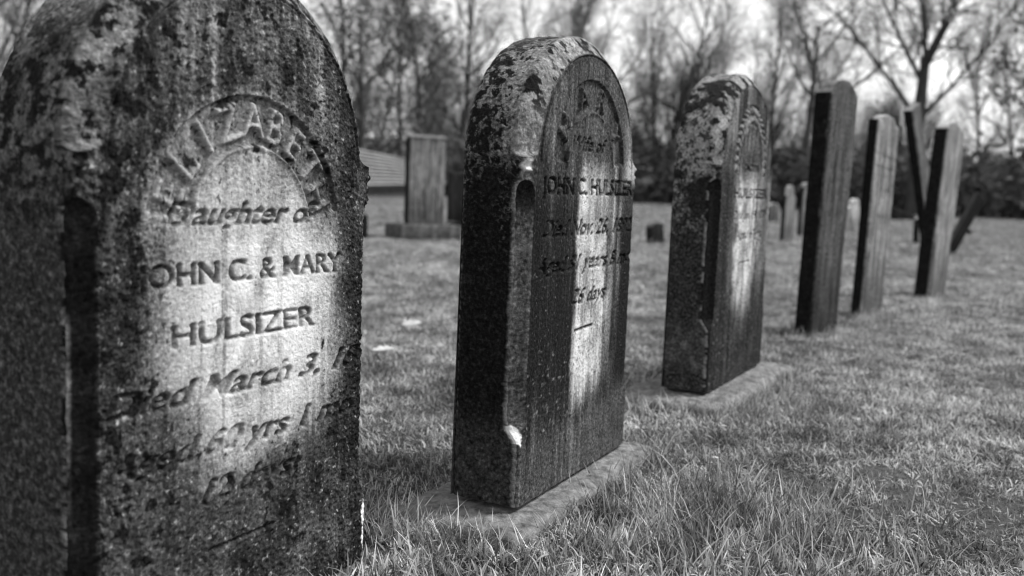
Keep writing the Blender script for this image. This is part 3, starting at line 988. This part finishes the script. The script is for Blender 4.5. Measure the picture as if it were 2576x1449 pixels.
# ---- the square monument on a base
def monument():
    yaw = 1.08
    e = empty('monument', gpos(-1.10, 11.95), math.pi / 2 - yaw)
    o = slab_stone('shaft', (0, 0, 0), 0, .47, .16, 1.06, 'flat', 0, base=.20, pale=.34, side=.015, streak=1.5, seed=41, nx=50, nz=80)
    o.matrix_world = Matrix.Identity(4)
    o.parent = e; o.location = (0, 0, .2)
    # low slanting cap
    v = np.array([[-.25, -.015, 1.215], [.25, -.015, 1.215], [.25, .175, 1.215], [-.25, .175, 1.215],
                  [-.25, -.015, 1.235], [.25, -.015, 1.235], [.25, .175, 1.235], [-.25, .175, 1.235], [-.22, .08, 1.25], [.22, .08, 1.25]])
    f4 = [[0, 1, 5, 4], [1, 2, 6, 5], [2, 3, 7, 6], [3, 0, 4, 7], [4, 5, 9, 8], [6, 7, 8, 9]]
    f3 = [[5, 6, 9], [7, 4, 8]]
    v[:, 2] += .04
    mesh_obj('cap', v, [f4, f3], mat_noise('cap_stone', .1, .34, 20, bump=.3), e, smooth=False)
    base_slab(e, -.4, .4, -.2, .36, -.1, .2, seed=6, mat=mat_noise('dark_base_stone', .025, .12, 18, bump=.5), name='base_block')
    tag(e, 'square streaked monument on a low dark base, alone on the lawn behind', 'monument')


monument()


# ------------------------------------------------------------------ low shed with a long pale roof, far left
def shed():
    e = empty('shed', (-5.2, 30.0, -.1))
    # the eave and the ridge both run away from the graveyard; the ground falls a little towards the far end
    E0, E1 = np.array([-7.4, 24.0, .22]), np.array([-2.3, 54.0, .62])
    R0, R1 = np.array([-8.2, 26.5, 2.15]), np.array([-3.2, 57.0, 1.35])
    B0, B1 = 2 * R0 - E0, 2 * R1 - E1
    B0[2], B1[2] = E0[2], E1[2]
    n = 10
    for A0, A1 in ((E0, E1), (B0, B1)):
        for i in range(n):
            a0, a1 = i / n, (i + 1) / n + .02
            p = []
            for L0, L1 in ((A0 + (R0 - A0) * a0, A1 + (R1 - A1) * a0), (A0 + (R0 - A0) * a1, A1 + (R1 - A1) * a1)):
                up = .16 if len(p) == 0 else .0
                p += [L0 + [0, 0, up], L1 + [0, 0, up], L0 + [0, 0, up - .06], L1 + [0, 0, up - .06]]
            f = [[0, 1, 5, 4], [2, 6, 7, 3], [0, 2, 3, 1], [4, 5, 7, 6], [0, 4, 6, 2], [1, 3, 7, 5]]
            o = mesh_obj('roof_board', np.array(p) - [-5.2, 30, -.1], np.array(f), M_ROOF, e, smooth=False)
    ins = .12
    q = [E0 + (B0 - E0) * ins, E1 + (B1 - E1) * ins, B1 - (B1 - E1) * ins, B0 - (B0 - E0) * ins]
    lo = [np.array([c[0], c[1], -.5]) for c in q]; hi = [np.array([c[0], c[1], c[2] + .1]) for c in q]
    v = np.array(lo + hi + [R0 - [0, 0, .12], R1 - [0, 0, .12]]) - [-5.2, 30, -.1]
    mesh_obj('wall', v, [[[0, 1, 5, 4], [1, 2, 6, 5], [2, 3, 7, 6], [3, 0, 4, 7]], [[4, 8, 7], [5, 6, 9]]], M_WALL, e, smooth=False)
    tag(e, 'low shed with a long pale boarded roof at the wood edge', 'shed')


shed()


# ------------------------------------------------------------------ trees
class Tubes:
    def __init__(self):
        self.v = []; self.f = []; self.n = 0
        self.tips = []

    def tube(self, pts, rad, sides):
        pts = np.asarray(pts); m = len(pts)
        d = np.gradient(pts, axis=0); d /= np.linalg.norm(d, axis=1)[:, None] + 1e-9
        up = np.array([0.31, .17, .93]) if abs(d[0][2]) < .9 else np.array([1.0, .1, 0])
        a = np.cross(d, up); a /= np.linalg.norm(a, axis=1)[:, None] + 1e-9
        b = np.cross(d, a)
        th = np.arange(sides) * 2 * math.pi / sides
        ring = pts[:, None] + (a[:, None] * np.cos(th)[None, :, None] + b[:, None] * np.sin(th)[None, :, None]) * np.asarray(rad)[:, None, None]
        idx = self.n + np.arange(m * sides).reshape(m, sides)
        nx_ = np.roll(idx, -1, axis=1)
        self.f.append(np.stack([idx[:-1], nx_[:-1], nx_[1:], idx[1:]], -1).reshape(-1, 4))
        self.v.append(ring.reshape(-1, 3)); self.n += m * sides

    def mesh(self, name):
        return np_mesh(name, np.concatenate(self.v), np.concatenate(self.f))


def rot_about(v, axis, ang):
    axis = axis / (np.linalg.norm(axis) + 1e-9)
    return v * math.cos(ang) + np.cross(axis, v) * math.sin(ang) + axis * (axis @ v) * (1 - math.cos(ang))


def grow(tb, rng, p, d, L, r, lvl, P):
    nseg = P['seg'][lvl]
    pts = [p]; dirs = [d]
    wob = P['wob'][lvl]
    q = p.copy(); dd = d.copy()
    for i in range(nseg):
        dd = dd + rng.normal(size=3) * wob + np.array([0, 0, P['up'][lvl]])
        dd /= np.linalg.norm(dd)
        q = q + dd * L / nseg
        pts.append(q.copy()); dirs.append(dd.copy())
    t = np.linspace(0, 1, nseg + 1)
    rad = r * (1 - t * P['taper'][lvl])
    if lvl == 0: rad[0] *= 1.35
    tb.tube(pts, np.maximum(rad, .006), P['sides'][lvl])
    last = lvl + 1 >= len(P['n'])
    if lvl >= len(P['n']) - 1:
        tb.tips.append(np.array(pts))
    if last: return
    n = P['n'][lvl + 1]
    n = max(1, int(round(n * rng.uniform(.8, 1.2))))
    for k in range(n):
        u = P['from'][lvl] + (1 - P['from'][lvl]) * ((k + rng.uniform(.1, .9)) / n)
        i = min(int(u * nseg), nseg - 1); fr = u * nseg - i
        pos = pts[i] * (1 - fr) + pts[i + 1] * fr
        ax = np.cross(dirs[i], rng.normal(size=3))
        ang = math.radians(rng.uniform(*P['ang'][lvl + 1]))
        nd = rot_about(dirs[i], ax, ang)
        ln = P['len'][lvl + 1] * rng.uniform(.65, 1.15) * (1 - .45 * u if lvl < 2 else 1)
        rr = min(rad[i] * .72, P['rad'][lvl + 1] * rng.uniform(.7, 1.2))
        grow(tb, rng, pos, nd, ln, rr, lvl + 1, P)


def base_params(kind):
    P = dict(seg=[9, 7, 6, 5, 3], wob=[.05, .09, .12, .15, .2], up=[.02, .08, .07, .05, .03], taper=[.75, .8, .85, .8, .6],
             sides=[8, 6, 4, 3, 3])
    if kind == 'tall':
        P.update(n=[1, 14, 6, 5, 4], len=[12.5, 4.6, 2.1, 1.1, .6], rad=[.18, .075, .034, .016, .009], ang=[(0, 0), (25, 50), (25, 55), (25, 60), (20, 60)])
        P['from'] = [.25, .2, .15, .1]
    elif kind == 'fan':       # several stems from the ground
        P.update(n=[1, 12, 8, 7, 4], len=[1.4, 8.5, 2.6, 1.2, .6], rad=[.25, .085, .036, .018, .011], ang=[(0, 0), (6, 38), (18, 40), (20, 50), (20, 60)])
        P['from'] = [.2, .2, .15, .1]; P['wob'] = [.03, .05, .09, .14, .2]
    elif kind == 'spread':
        P.update(n=[1, 9, 8, 6, 4], len=[9, 6.0, 2.8, 1.3, .7], rad=[.25, .10, .04, .017, .009], ang=[(0, 0), (35, 65), (25, 60), (25, 60), (20, 60)])
        P['from'] = [.3, .15, .15, .1]
    elif kind == 'leafy':
        P.update(n=[1, 14, 6, 5], len=[9, 4.2, 1.9, .9], rad=[.17, .06, .024, .012], ang=[(0, 0), (40, 80), (30, 65), (30, 65)])
        P['from'] = [.15, .15, .1]
    return P


def leaf_mesh(tips, rng, per, size, spread, name):
    pts = []
    for t in tips:
        for k in range(per):
            u = rng.uniform(0, len(t) - 1.001); i = int(u)
            pts.append(t[i] * (1 - u + i) + t[i + 1] * (u - i) + rng.normal(size=3) * spread)
    pts = np.array(pts); n = len(pts)
    a = rng.normal(size=(n, 3)); a /= np.linalg.norm(a, axis=1)[:, None]
    b = np.cross(a, rng.normal(size=(n, 3))); b /= np.linalg.norm(b, axis=1)[:, None]
    s = size * rng.uniform(.6, 1.4, (n, 1))
    v = np.stack([pts - a * s, pts + b * s * .5, pts + a * s, pts - b * s * .5], 1).reshape(-1, 3)
    f = np.arange(n * 4).reshape(n, 4)
    return np_mesh(name, v, f, smooth=False)


def make_tree(kind, seed, mat, leaves=None):
    rng = np.random.default_rng(seed)
    P = base_params(kind)
    trunk = Tubes(); crown = Tubes()
    # trunk as its own mesh, limbs as the crown
    tb = Tubes(); grow(tb, rng, np.array([0, 0, -.3]), np.array([rng.normal() * .04, rng.normal() * .04, 1.0]), P['len'][0], P['rad'][0], 0, P)
    trunk.v, trunk.f, trunk.n = [tb.v[0]], [tb.f[0]], len(tb.v[0])
    nv = len(tb.v[0])
    crown.v = tb.v[1:]; crown.f = [f - nv for f in tb.f[1:]]
    out = [('trunk', trunk.mesh('trunk'), mat), ('crown', crown.mesh('crown'), mat)]
    if leaves:
        out.append(('leaves', leaf_mesh(tb.tips, rng, leaves[0], leaves[1], leaves[2], 'leaves'), M_LEAF))
    for _, me, m in out: me.materials.append(m)
    return out


def place_tree(proto, x, y, scale, rot, label, group=None, name='bare_tree', lean=0.0):
    e = empty(name, gpos(x, y, -.1), rot)
    e.scale = (scale, scale, scale)
    e.rotation_euler = (lean, 0, rot)
    for nm, me, m in proto:
        link(bpy.data.objects.new(nm, me), e)
    tag(e, label, 'tree', group)
    return e


TALL = [make_tree('tall', 100 + i, M_BARK if i % 2 else M_BARK2) for i in range(4)]
FAN = [make_tree('fan', 200 + i, M_BARK) for i in range(2)]
BACK = [make_tree('tall', 500 + i, M_BARK2) for i in range(2)] + [make_tree('fan', 520 + i, M_BARK2) for i in range(2)]  # rear rows take the lighter bark, thin haze put into its colour
SPREAD = [make_tree('spread', 300 + i, M_BARK2) for i in range(2)]
TLEAF = [make_tree('tall', 600 + i, M_BARK2, (3, .07, .12)) for i in range(2)]
LEAFY = [make_tree('leafy', 400 + i, M_BARK, (5, .10, .18)) for i in range(2)]


def big_tree():
    """the forked tree behind the leaning slabs"""
    rng = np.random.default_rng(77)
    P = base_params('spread')
    P['n'] = [1, 1, 13, 9, 5]; P['len'] = [9, 6.5, 3.6, 1.7, .9]; P['rad'] = [.3, .2, .045, .02, .011]
    P['wob'] = [.03, .05, .09, .13, .2]; P['up'] = [0, .03, .06, .05, .03]
    tr = Tubes()
    tpts = np.array([[0, 0, -.3], [.02, 0, 1.2], [-.05, 0, 2.6], [-.1, 0, 4.3], [-.05, .05, 5.2], [0, .1, 6.4], [.05, .1, 7.4]])
    tr.tube(tpts, np.array([.46, .36, .33, .31, .27, .23, .2]), 10)
    cr = Tubes()
    for p, d, L, r in [((-.1, 0, 4.4), (-.72, .1, .85), 7.5, .12), ((-.05, 0, 4.6), (.75, -.1, .8), 7.0, .11), ((0, .1, 6.2), (-.55, .2, .8), 6, .11),
                       ((.05, .1, 7.3), (.38, 0, 1), 6.5, .12), ((.05, .1, 7.3), (-.12, .1, 1), 6.5, .12), ((0, .1, 5.8), (.2, .8, .7), 5, .11), ((0, .1, 6.8), (.1, -.8, .8), 5, .11)]:
        d = np.array(d, float); d /= np.linalg.norm(d)
        grow(cr, rng, np.array(p, float), d, L, r, 1, P)
    out = [('trunk', tr.mesh('trunk'), M_BARK), ('crown', cr.mesh('crown'), M_BARK)]
    for _, me, m in out: me.materials.append(m)
    return out


BIG = big_tree()
place_tree(BIG, 18.6, 45.0, 1.0, 0.0, 'large dark forked bare tree rising above the crossing slabs', name='forked_tree')

WOOD = 'bare trees of the wood behind the graveyard'
GEN = 'slender bare tree in the massed wood behind the graveyard'
place_tree(FAN[0], 11.4, 50, 1.05, .3, 'many-stemmed bare tree fanning out above the leaf-carved headstone', WOOD, 'bare_tree')
place_tree(SPREAD[0], 15.2, 52, 1.12, 1.2, 'dark crooked bare tree between the leaf-carved stone and the dark slab', WOOD)
place_tree(FAN[1], 8.3, 53, 1.1, 4.0, 'many-stemmed bare tree between the two rear marble headstones', WOOD)
place_tree(FAN[1], 22.5, 56, .95, 2.0, 'many-stemmed bare tree behind the large forked tree', WOOD)
place_tree(LEAFY[0], 26.3, 49, 1.15, .8, 'dark tree still in leaf at the right edge of the wood', WOOD, 'leafy_tree')
place_tree(TALL[0], 25.0, 45, 1.05, 2.2, 'tall dark trunk at the right edge, close to the leafy tree', WOOD)
place_tree(LEAFY[1], -4.6, 46, 1.0, .5, 'dark leafy tree above the low shed, beside the nearest headstone', WOOD, 'leafy_tree')
place_tree(LEAFY[0], -8.2, 50, 1.05, 2.5, 'tall leafy tree just beyond the arch of the nearest headstone', WOOD, 'leafy_tree')
place_tree(LEAFY[1], -1.9, 55, .8, 1.7, 'lower leafy tree behind the square monument', WOOD, 'leafy_tree')
place_tree(SPREAD[1], -23.5, 46, 1.1, .2, 'bare tree at the top corner beyond the nearest headstone', WOOD)
place_tree(TALL[1], -26.0, 50, 1.1, .7, 'dark bare tree at the far left edge of the wood', WOOD)
k = 0
rngt = np.random.default_rng(8)
for row, (yy, xs) in enumerate([(53, np.arange(-9.5, 34, 3.4)), (60, np.arange(-34, 42, 4.0)), (68, np.arange(-38, 46, 4.6))]):
    for xx in xs:
        if row > 0 and -26 < xx * 50 / yy < -12: continue
        if row == 0 and xx > 11.5: continue
        if row > 0 and xx * 50 / yy > 9 and rngt.uniform() < .12: continue
        x_ = xx + rngt.uniform(-1.1, 1.1); y_ = yy + rngt.uniform(-2.5, 2.5)
        proto = (TALL + SPREAD + FAN[:1])[rngt.integers(0, 7)] if row == 0 else BACK[rngt.integers(0, 4)]
        if xx * 50 / yy < 9 and rngt.uniform() < .12: proto = TLEAF[rngt.integers(0, 2)]
        s_ = rngt.uniform(.8, 1.15)
        place_tree(proto, x_, y_, s_, rngt.uniform(0, 6.28), GEN, WOOD)


# ------------------------------------------------------------------ undergrowth along the wood (one tangled mass)
def undergrowth():
    rng = np.random.default_rng(21)
    V = []; F = []; n = 0
    protos = []
    for i in range(4):
        tb = Tubes()
        P = dict(seg=[4, 3], wob=[.12, .2], up=[.03, .02], taper=[.7, .6], sides=[3, 3], n=[1, 7], len=[2.6, .9], rad=[.02, .009], ang=[(0, 0), (20, 60)])
        P['from'] = [.15]
        for k in range(11):
            a = rng.uniform(0, 6.28); t = rng.uniform(0, .6)
            grow(tb, rng, np.array([rng.normal() * .3, rng.normal() * .3, -.1]), np.array([math.cos(a) * math.sin(t), math.sin(a) * math.sin(t), math.cos(t)]), rng.uniform(1.4, 2.8), .02, 0, P)
        v = np.concatenate(tb.v); f = np.concatenate(tb.f)
        lf = []
        for t in tb.tips:
            for _ in range(2):
                lf.append(t[rng.integers(0, len(t))] + rng.normal(size=3) * .12)
        lf = np.array(lf); m = len(lf)
        a = rng.normal(size=(m, 3)) * .09; b = rng.normal(size=(m, 3)) * .06
        lv = np.stack([lf - a, lf + b, lf + a, lf - b], 1).reshape(-1, 3)
        protos.append((np.concatenate([v, lv]), np.concatenate([f, len(v) + np.arange(m * 4).reshape(m, 4)])))
    spots = []
    for i in range(330):
        y = rng.uniform(50, 66); x = rng.uniform(-36, 46)
        spots.append((x, y, rng.uniform(.55, 1.15) * (1.25 if x > 17 else 1.0)))
    for i in range(70):
        spots.append((rng.uniform(19, 36), rng.uniform(44, 50), rng.uniform(.8, 1.5)))
    for i in range(45):
        spots.append((rng.uniform(-13, 1), rng.uniform(49, 53), rng.uniform(.8, 1.4)))
    for i in range(110):
        spots.append((rng.uniform(1, 18), rng.uniform(50, 58), rng.uniform(.9, 1.5)))
    for x, y, s_ in spots:
        v, f = protos[rng.integers(0, 4)]
        a = rng.uniform(0, 6.28); c, sn = math.cos(a), math.sin(a)
        w = v * np.array([s_ * 1.5, s_ * 1.5, s_])
        w = np.stack([w[:, 0] * c - w[:, 1] * sn + x, w[:, 0] * sn + w[:, 1] * c + y, w[:, 2] + float(ground_z(x, y))], 1)
        V.append(w); F.append(f + n); n += len(w)
    o = mesh_obj('undergrowth', np.concatenate(V), np.concatenate(F), M_LEAF2, smooth=False)
    tag(o, 'tangled dark undergrowth along the foot of the wood', kind='stuff')


undergrowth()


# ------------------------------------------------------------------ grass
def tuft(name, rng, blades, radius, h0, h1, width, lie, t_lo, t_hi):
    V = []; F = []; T = []; n = 0
    for i in range(blades):
        a = rng.uniform(0, 6.283); r = radius * math.sqrt(rng.uniform())
        p = np.array([r * math.cos(a), r * math.sin(a), -.004])
        h = rng.uniform(h0, h1)
        az = rng.uniform(0, 6.283); tilt = rng.uniform(.05, lie); curl = rng.uniform(.2, 1.3)
        wd = width * rng.uniform(.6, 1.3)
        pts = [p]; ang = tilt
        for s_ in range(3):
            dirv = np.array([math.cos(az) * math.sin(ang), math.sin(az) * math.sin(ang), math.cos(ang)])
            pts.append(pts[-1] + dirv * h / 3); ang = min(ang + curl / 3, 1.75)
        side = np.array([-math.sin(az), math.cos(az), 0]) * wd / 2
        tw = rng.uniform(-.8, .8)
        side = side * math.cos(tw) + np.array([0, 0, wd / 2]) * math.sin(tw)
        for j, wv in ((0, 1.0), (1, .9), (2, .6)):
            V += [pts[j] - side * wv, pts[j] + side * wv]
        V.append(pts[3])
        F += [[n, n + 1, n + 3, n + 2], [n + 2, n + 3, n + 5, n + 4]]
        F.append([n + 4, n + 5, n + 6, n + 6])
        T += [rng.uniform(t_lo, t_hi) if rng.uniform() < .55 else rng.uniform(.42, .72)] * 7
        n += 7
    V = np.array(V); F = np.array(F)
    me = np_mesh(name, V, [F[F[:, 2] != F[:, 3]], F[F[:, 2] == F[:, 3]][:, :3]], {'tone': T})
    me.materials.append(M_GRASS)
    return bpy.data.objects.new(name, me)


def litter(name, rng):
    """crumpled bits of dead leaf lying in the turf"""
    V = []; F = []; T = []; n = 0
    for i in range(2):
        c = np.array([rng.normal() * .05, rng.normal() * .05, rng.uniform(.012, .03)])
        a = rng.normal(size=3); a[2] *= .35; a /= np.linalg.norm(a)
        b = np.cross(a, [rng.normal() * .3, rng.normal() * .3, 1]); b /= np.linalg.norm(b)
        L = rng.uniform(.008, .02); w = L * rng.uniform(.4, .7)
        V += [c - a * L, c + b * w - a * .2 * L, c + a * L + [0, 0, .004], c - b * w + a * .1 * L, c + [0, 0, -.004]]
        F += [[n, n + 3, n + 4, n + 4], [n + 3, n + 2, n + 4, n + 4], [n + 2, n + 1, n + 4, n + 4], [n + 1, n, n + 4, n + 4]]
        T += [rng.uniform(.15, .6)] * 5
        n += 5
    me = np_mesh(name, np.array(V), np.array(F)[:, :3], {'tone': T})
    me.materials.append(M_GRASS)
    return bpy.data.objects.new(name, me)


def grass():
    rng = np.random.default_rng(31)
    src = bpy.data.collections.new('grass_blades')
    kinds = []
    for i in range(5): kinds.append(tuft('turf_%s' % 'abcde'[i], rng, 44, .05, .008, .034, .0036, 1.6, .045, .30))
    for i in range(3): kinds.append(tuft('tall_%s' % 'abc'[i], rng, 18, .05, .04, .11, .0034, 1.1, .04, .28))
    for i in range(3): kinds.append(tuft('wide_%s' % 'abc'[i], rng, 60, .14, .02, .06, .008, 1.4, .12, .34))
    kinds.append(litter('litter', rng))
    for o in kinds: src.objects.link(o)
    order = sorted(o.name for o in kinds)          # collection info sorts children by name
    ix = {o.name: order.index(o.name) for o in kinds}
    turf = [ix[o.name] for o in kinds[:5]]; tall = [ix[o.name] for o in kinds[5:8]]; wide = [ix[o.name] for o in kinds[8:11]]; bits = [ix['litter']]
    foot = []                                      # footprints to keep clear (px, py, yaw, u0, u1, b0, b1)
    for px, py, yaw, u0, u1, b0, b1 in [(-.5455, 1.2026, .4773, -.09, W12 + .09, -.06, .24), (.0275, 1.9207, .4752, -.11, W12 + .07, -.045, .235),
                                        (.6604, 3.1388, .4956, -.15, W3 + .09, -.085, .27)]:
        foot.append((px, py, yaw, u0, u1, b0, b1))

    def keep(x, y, pad=-.012):
        ok = np.ones(len(x), bool)
        for px, py, yaw, u0, u1, b0, b1 in foot:
            dx, dy = x - px, y - py
            u = dx * math.sin(yaw) + dy * math.cos(yaw); b = -(dx * math.cos(yaw) - dy * math.sin(yaw))
            ok &= ~((u > u0 - pad) & (u < u1 + pad) & (b > b0 - pad) & (b < b1 + pad))
        return ok

    PX = []; PS = []; PI = []

    def ring(r0, r1, dens, kinds_, s0, s1, amin=-44, amax=40):
        area = math.radians(amax - amin) / 2 * (r1 ** 2 - r0 ** 2)
        n = int(area * dens)
        r = np.sqrt(rng.uniform(r0 ** 2, r1 ** 2, n)); a = np.radians(rng.uniform(amin, amax, n))
        x, y = r * np.sin(a), r * np.cos(a)
        k = keep(x, y); x, y = x[k], y[k]
        den = noise(x * 1.1, y * 1.1, 3.3) + .6 * noise(x * 4, y * 4, 6.6)
        k = rng.uniform(size=len(x)) < np.clip(.85 + .5 * den, .25, 1); x, y, den = x[k], y[k], den[k]
        PX.append(np.stack([x, y, ground_z(x, y)], 1))
        PS.append(rng.uniform(s0, s1, len(x)) * (1 + .35 * den))
        PI.append(np.array(kinds_)[rng.integers(0, len(kinds_), len(x))])

    ring(.6, 6.5, 1500, turf, .7, 1.25)
    ring(6.5, 13, 650, turf, .9, 1.5)
    ring(.8, 9, 9, tall, .45, 1.0)
    ring(.8, 9, 14, bits, .4, .9)
    ring(12, 28, 55, wide, .8, 1.3, -42, 36)
    ring(28, 58, 16, wide, 1.0, 1.7, -38, 36)
    # uncut fringes round the stones
    for (px, py, yaw, u0, u1, b0, b1), nf in zip(foot, (220, 240, 200)):
        n = nf
        lo_ = .35
        t = rng.uniform(0, 1, n); sidei = rng.integers(0, 4, n)
        u = np.where(sidei == 0, u0 - .02, np.where(sidei == 1, u1 + .02, u0 + (u1 - u0) * t))
        b = np.where(sidei == 2, b0 - .02, np.where(sidei == 3, b1 + .02, b0 + (b1 - b0) * t))
        u = u + rng.normal(size=n) * .045; b = b + rng.normal(size=n) * .045
        x = px + u * math.sin(yaw) - b * math.cos(yaw); y = py + u * math.cos(yaw) + b * math.sin(yaw)
        k = keep(x, y, .004); x, y = x[k], y[k]
        PX.append(np.stack([x, y, ground_z(x, y)], 1)); PS.append(rng.uniform(.55, 1.1, len(x))); PI.append(np.array(tall)[rng.integers(0, 3, len(x))])
    for cx, cy, sd, n, s_ in [(.50, 2.0, .16, 230, 1.0), (.24, 1.84, .08, 40, .8), (.95, 3.15, .14, 60, .8), (-.28, 1.72, .10, 40, .8), (1.62, 4.95, .16, 70, .8), (2.2, 5.75, .16, 60, .8), (3.1, 7.0, .2, 60, .8), (.05, 1.60, .16, 60, .8)]:
        x = cx + rng.normal(size=n) * sd; y = cy + rng.normal(size=n) * sd
        k = keep(x, y, .0); x, y = x[k], y[k]
        PX.append(np.stack([x, y, ground_z(x, y)], 1)); PS.append(rng.uniform(.6, 1.15, len(x)) * s_); PI.append(np.array(tall)[rng.integers(0, 3, len(x))])
    P = np.concatenate(PX); S = np.concatenate(PS); I = np.concatenate(PI); N = len(P)
    me = bpy.data.meshes.new('grass')
    me.vertices.add(N); me.vertices.foreach_set('co', P.astype(np.float32).ravel())
    a = me.attributes.new('g_scale', 'FLOAT', 'POINT'); a.data.foreach_set('value', S.astype(np.float32))
    a = me.attributes.new('g_kind', 'INT', 'POINT'); a.data.foreach_set('value', I.astype(np.int32))
    rot = np.stack([rng.normal(size=N) * .12, rng.normal(size=N) * .12, rng.uniform(0, 6.283, N)], 1).astype(np.float32)
    a = me.attributes.new('g_rot', 'FLOAT_VECTOR', 'POINT'); a.data.foreach_set('vector', rot.ravel())
    me.update()
    o = link(bpy.data.objects.new('grass', me))
    tag(o, 'short winter grass covering the graveyard', kind='stuff')
    ng = bpy.data.node_groups.new('grass_scatter', 'GeometryNodeTree')
    ng.interface.new_socket('Geometry', in_out='INPUT', socket_type='NodeSocketGeometry')
    ng.interface.new_socket('Geometry', in_out='OUTPUT', socket_type='NodeSocketGeometry')
    nn, ll = ng.nodes, ng.links
    gi, go = nn.new('NodeGroupInput'), nn.new('NodeGroupOutput')
    ci = nn.new('GeometryNodeCollectionInfo'); ci.inputs['Collection'].default_value = src
    ci.inputs['Separate Children'].default_value = True; ci.inputs['Reset Children'].default_value = True
    ip = nn.new('GeometryNodeInstanceOnPoints'); ip.inputs['Pick Instance'].default_value = True

    def named(nm, ty):
        q = nn.new('GeometryNodeInputNamedAttribute'); q.data_type = ty; q.inputs['Name'].default_value = nm
        return q.outputs['Attribute']
    e2r = nn.new('FunctionNodeEulerToRotation')
    ll.new(named('g_rot', 'FLOAT_VECTOR'), e2r.inputs[0])
    ll.new(gi.outputs[0], ip.inputs['Points']); ll.new(ci.outputs[0], ip.inputs['Instance'])
    ll.new(named('g_kind', 'INT'), ip.inputs['Instance Index'])
    ll.new(e2r.outputs[0], ip.inputs['Rotation']); ll.new(named('g_scale', 'FLOAT'), ip.inputs['Scale'])
    ll.new(ip.outputs[0], go.inputs[0])
    md = o.modifiers.new('scatter', 'NODES'); md.node_group = ng
    print('grass tufts', N)


grass()


# ------------------------------------------------------------------ fallen leaves, a twig
def leaf(x, y, size, rot, label, tone=.5):
    u = np.linspace(0, 1, 9); V = []; F = []
    for i, t in enumerate(u):
        w = size * .38 * math.sin(math.pi * min(t * .92 + .04, 1)) ** .8 * (1 + .25 * math.sin(t * 19))
        z = .25 * size * (t - .5) ** 2
        V += [[(t - .5) * size, -w, z + .35 * w], [(t - .5) * size, 0, z], [(t - .5) * size, w, z + .3 * w]]
    for i in range(8):
        a = i * 3
        F += [[a, a + 1, a + 4, a + 3], [a + 1, a + 2, a + 5, a + 4]]
    o = mesh_obj('fallen_leaf', V, np.array(F), mat_noise('pale_leaf', tone * .7, tone, 40, bump=.2), None)
    sm = o.modifiers.new('thickness', 'SOLIDIFY'); sm.thickness = .0012
    o.location = gpos(x, y, .045); o.rotation_euler = (.12, -.1, rot)
    tag(o, label, 'leaf', 'fallen leaves')


leaf(-.50, 3.72, .085, .2, 'pale curled leaf on the grass between the two nearest headstones', .6)
leaf(-.47, 4.5, .11, .9, 'pale leaf farther back on the grass, near a dark twig', .5)


def twig():
    tb = Tubes()
    tb.tube([[-.16, 0, 0], [-.06, .02, .015], [.05, .01, .03], [.15, .04, .06]], [.005, .008, .01, .006], 6)
    tb.tube([[.05, .01, .03], [.1, .08, .07]], [.006, .003], 5)
    me = tb.mesh('fallen_twig'); me.materials.append(M_BARK)
    o = link(bpy.data.objects.new('fallen_twig', me))
    o.location = gpos(-.22, 4.95, .03); o.scale = (.6, .6, .6); o.rotation_euler = (0, 0, .3)
    tag(o, 'short dark twig lying on the grass left of the black-sided headstone', 'twig')


twig()
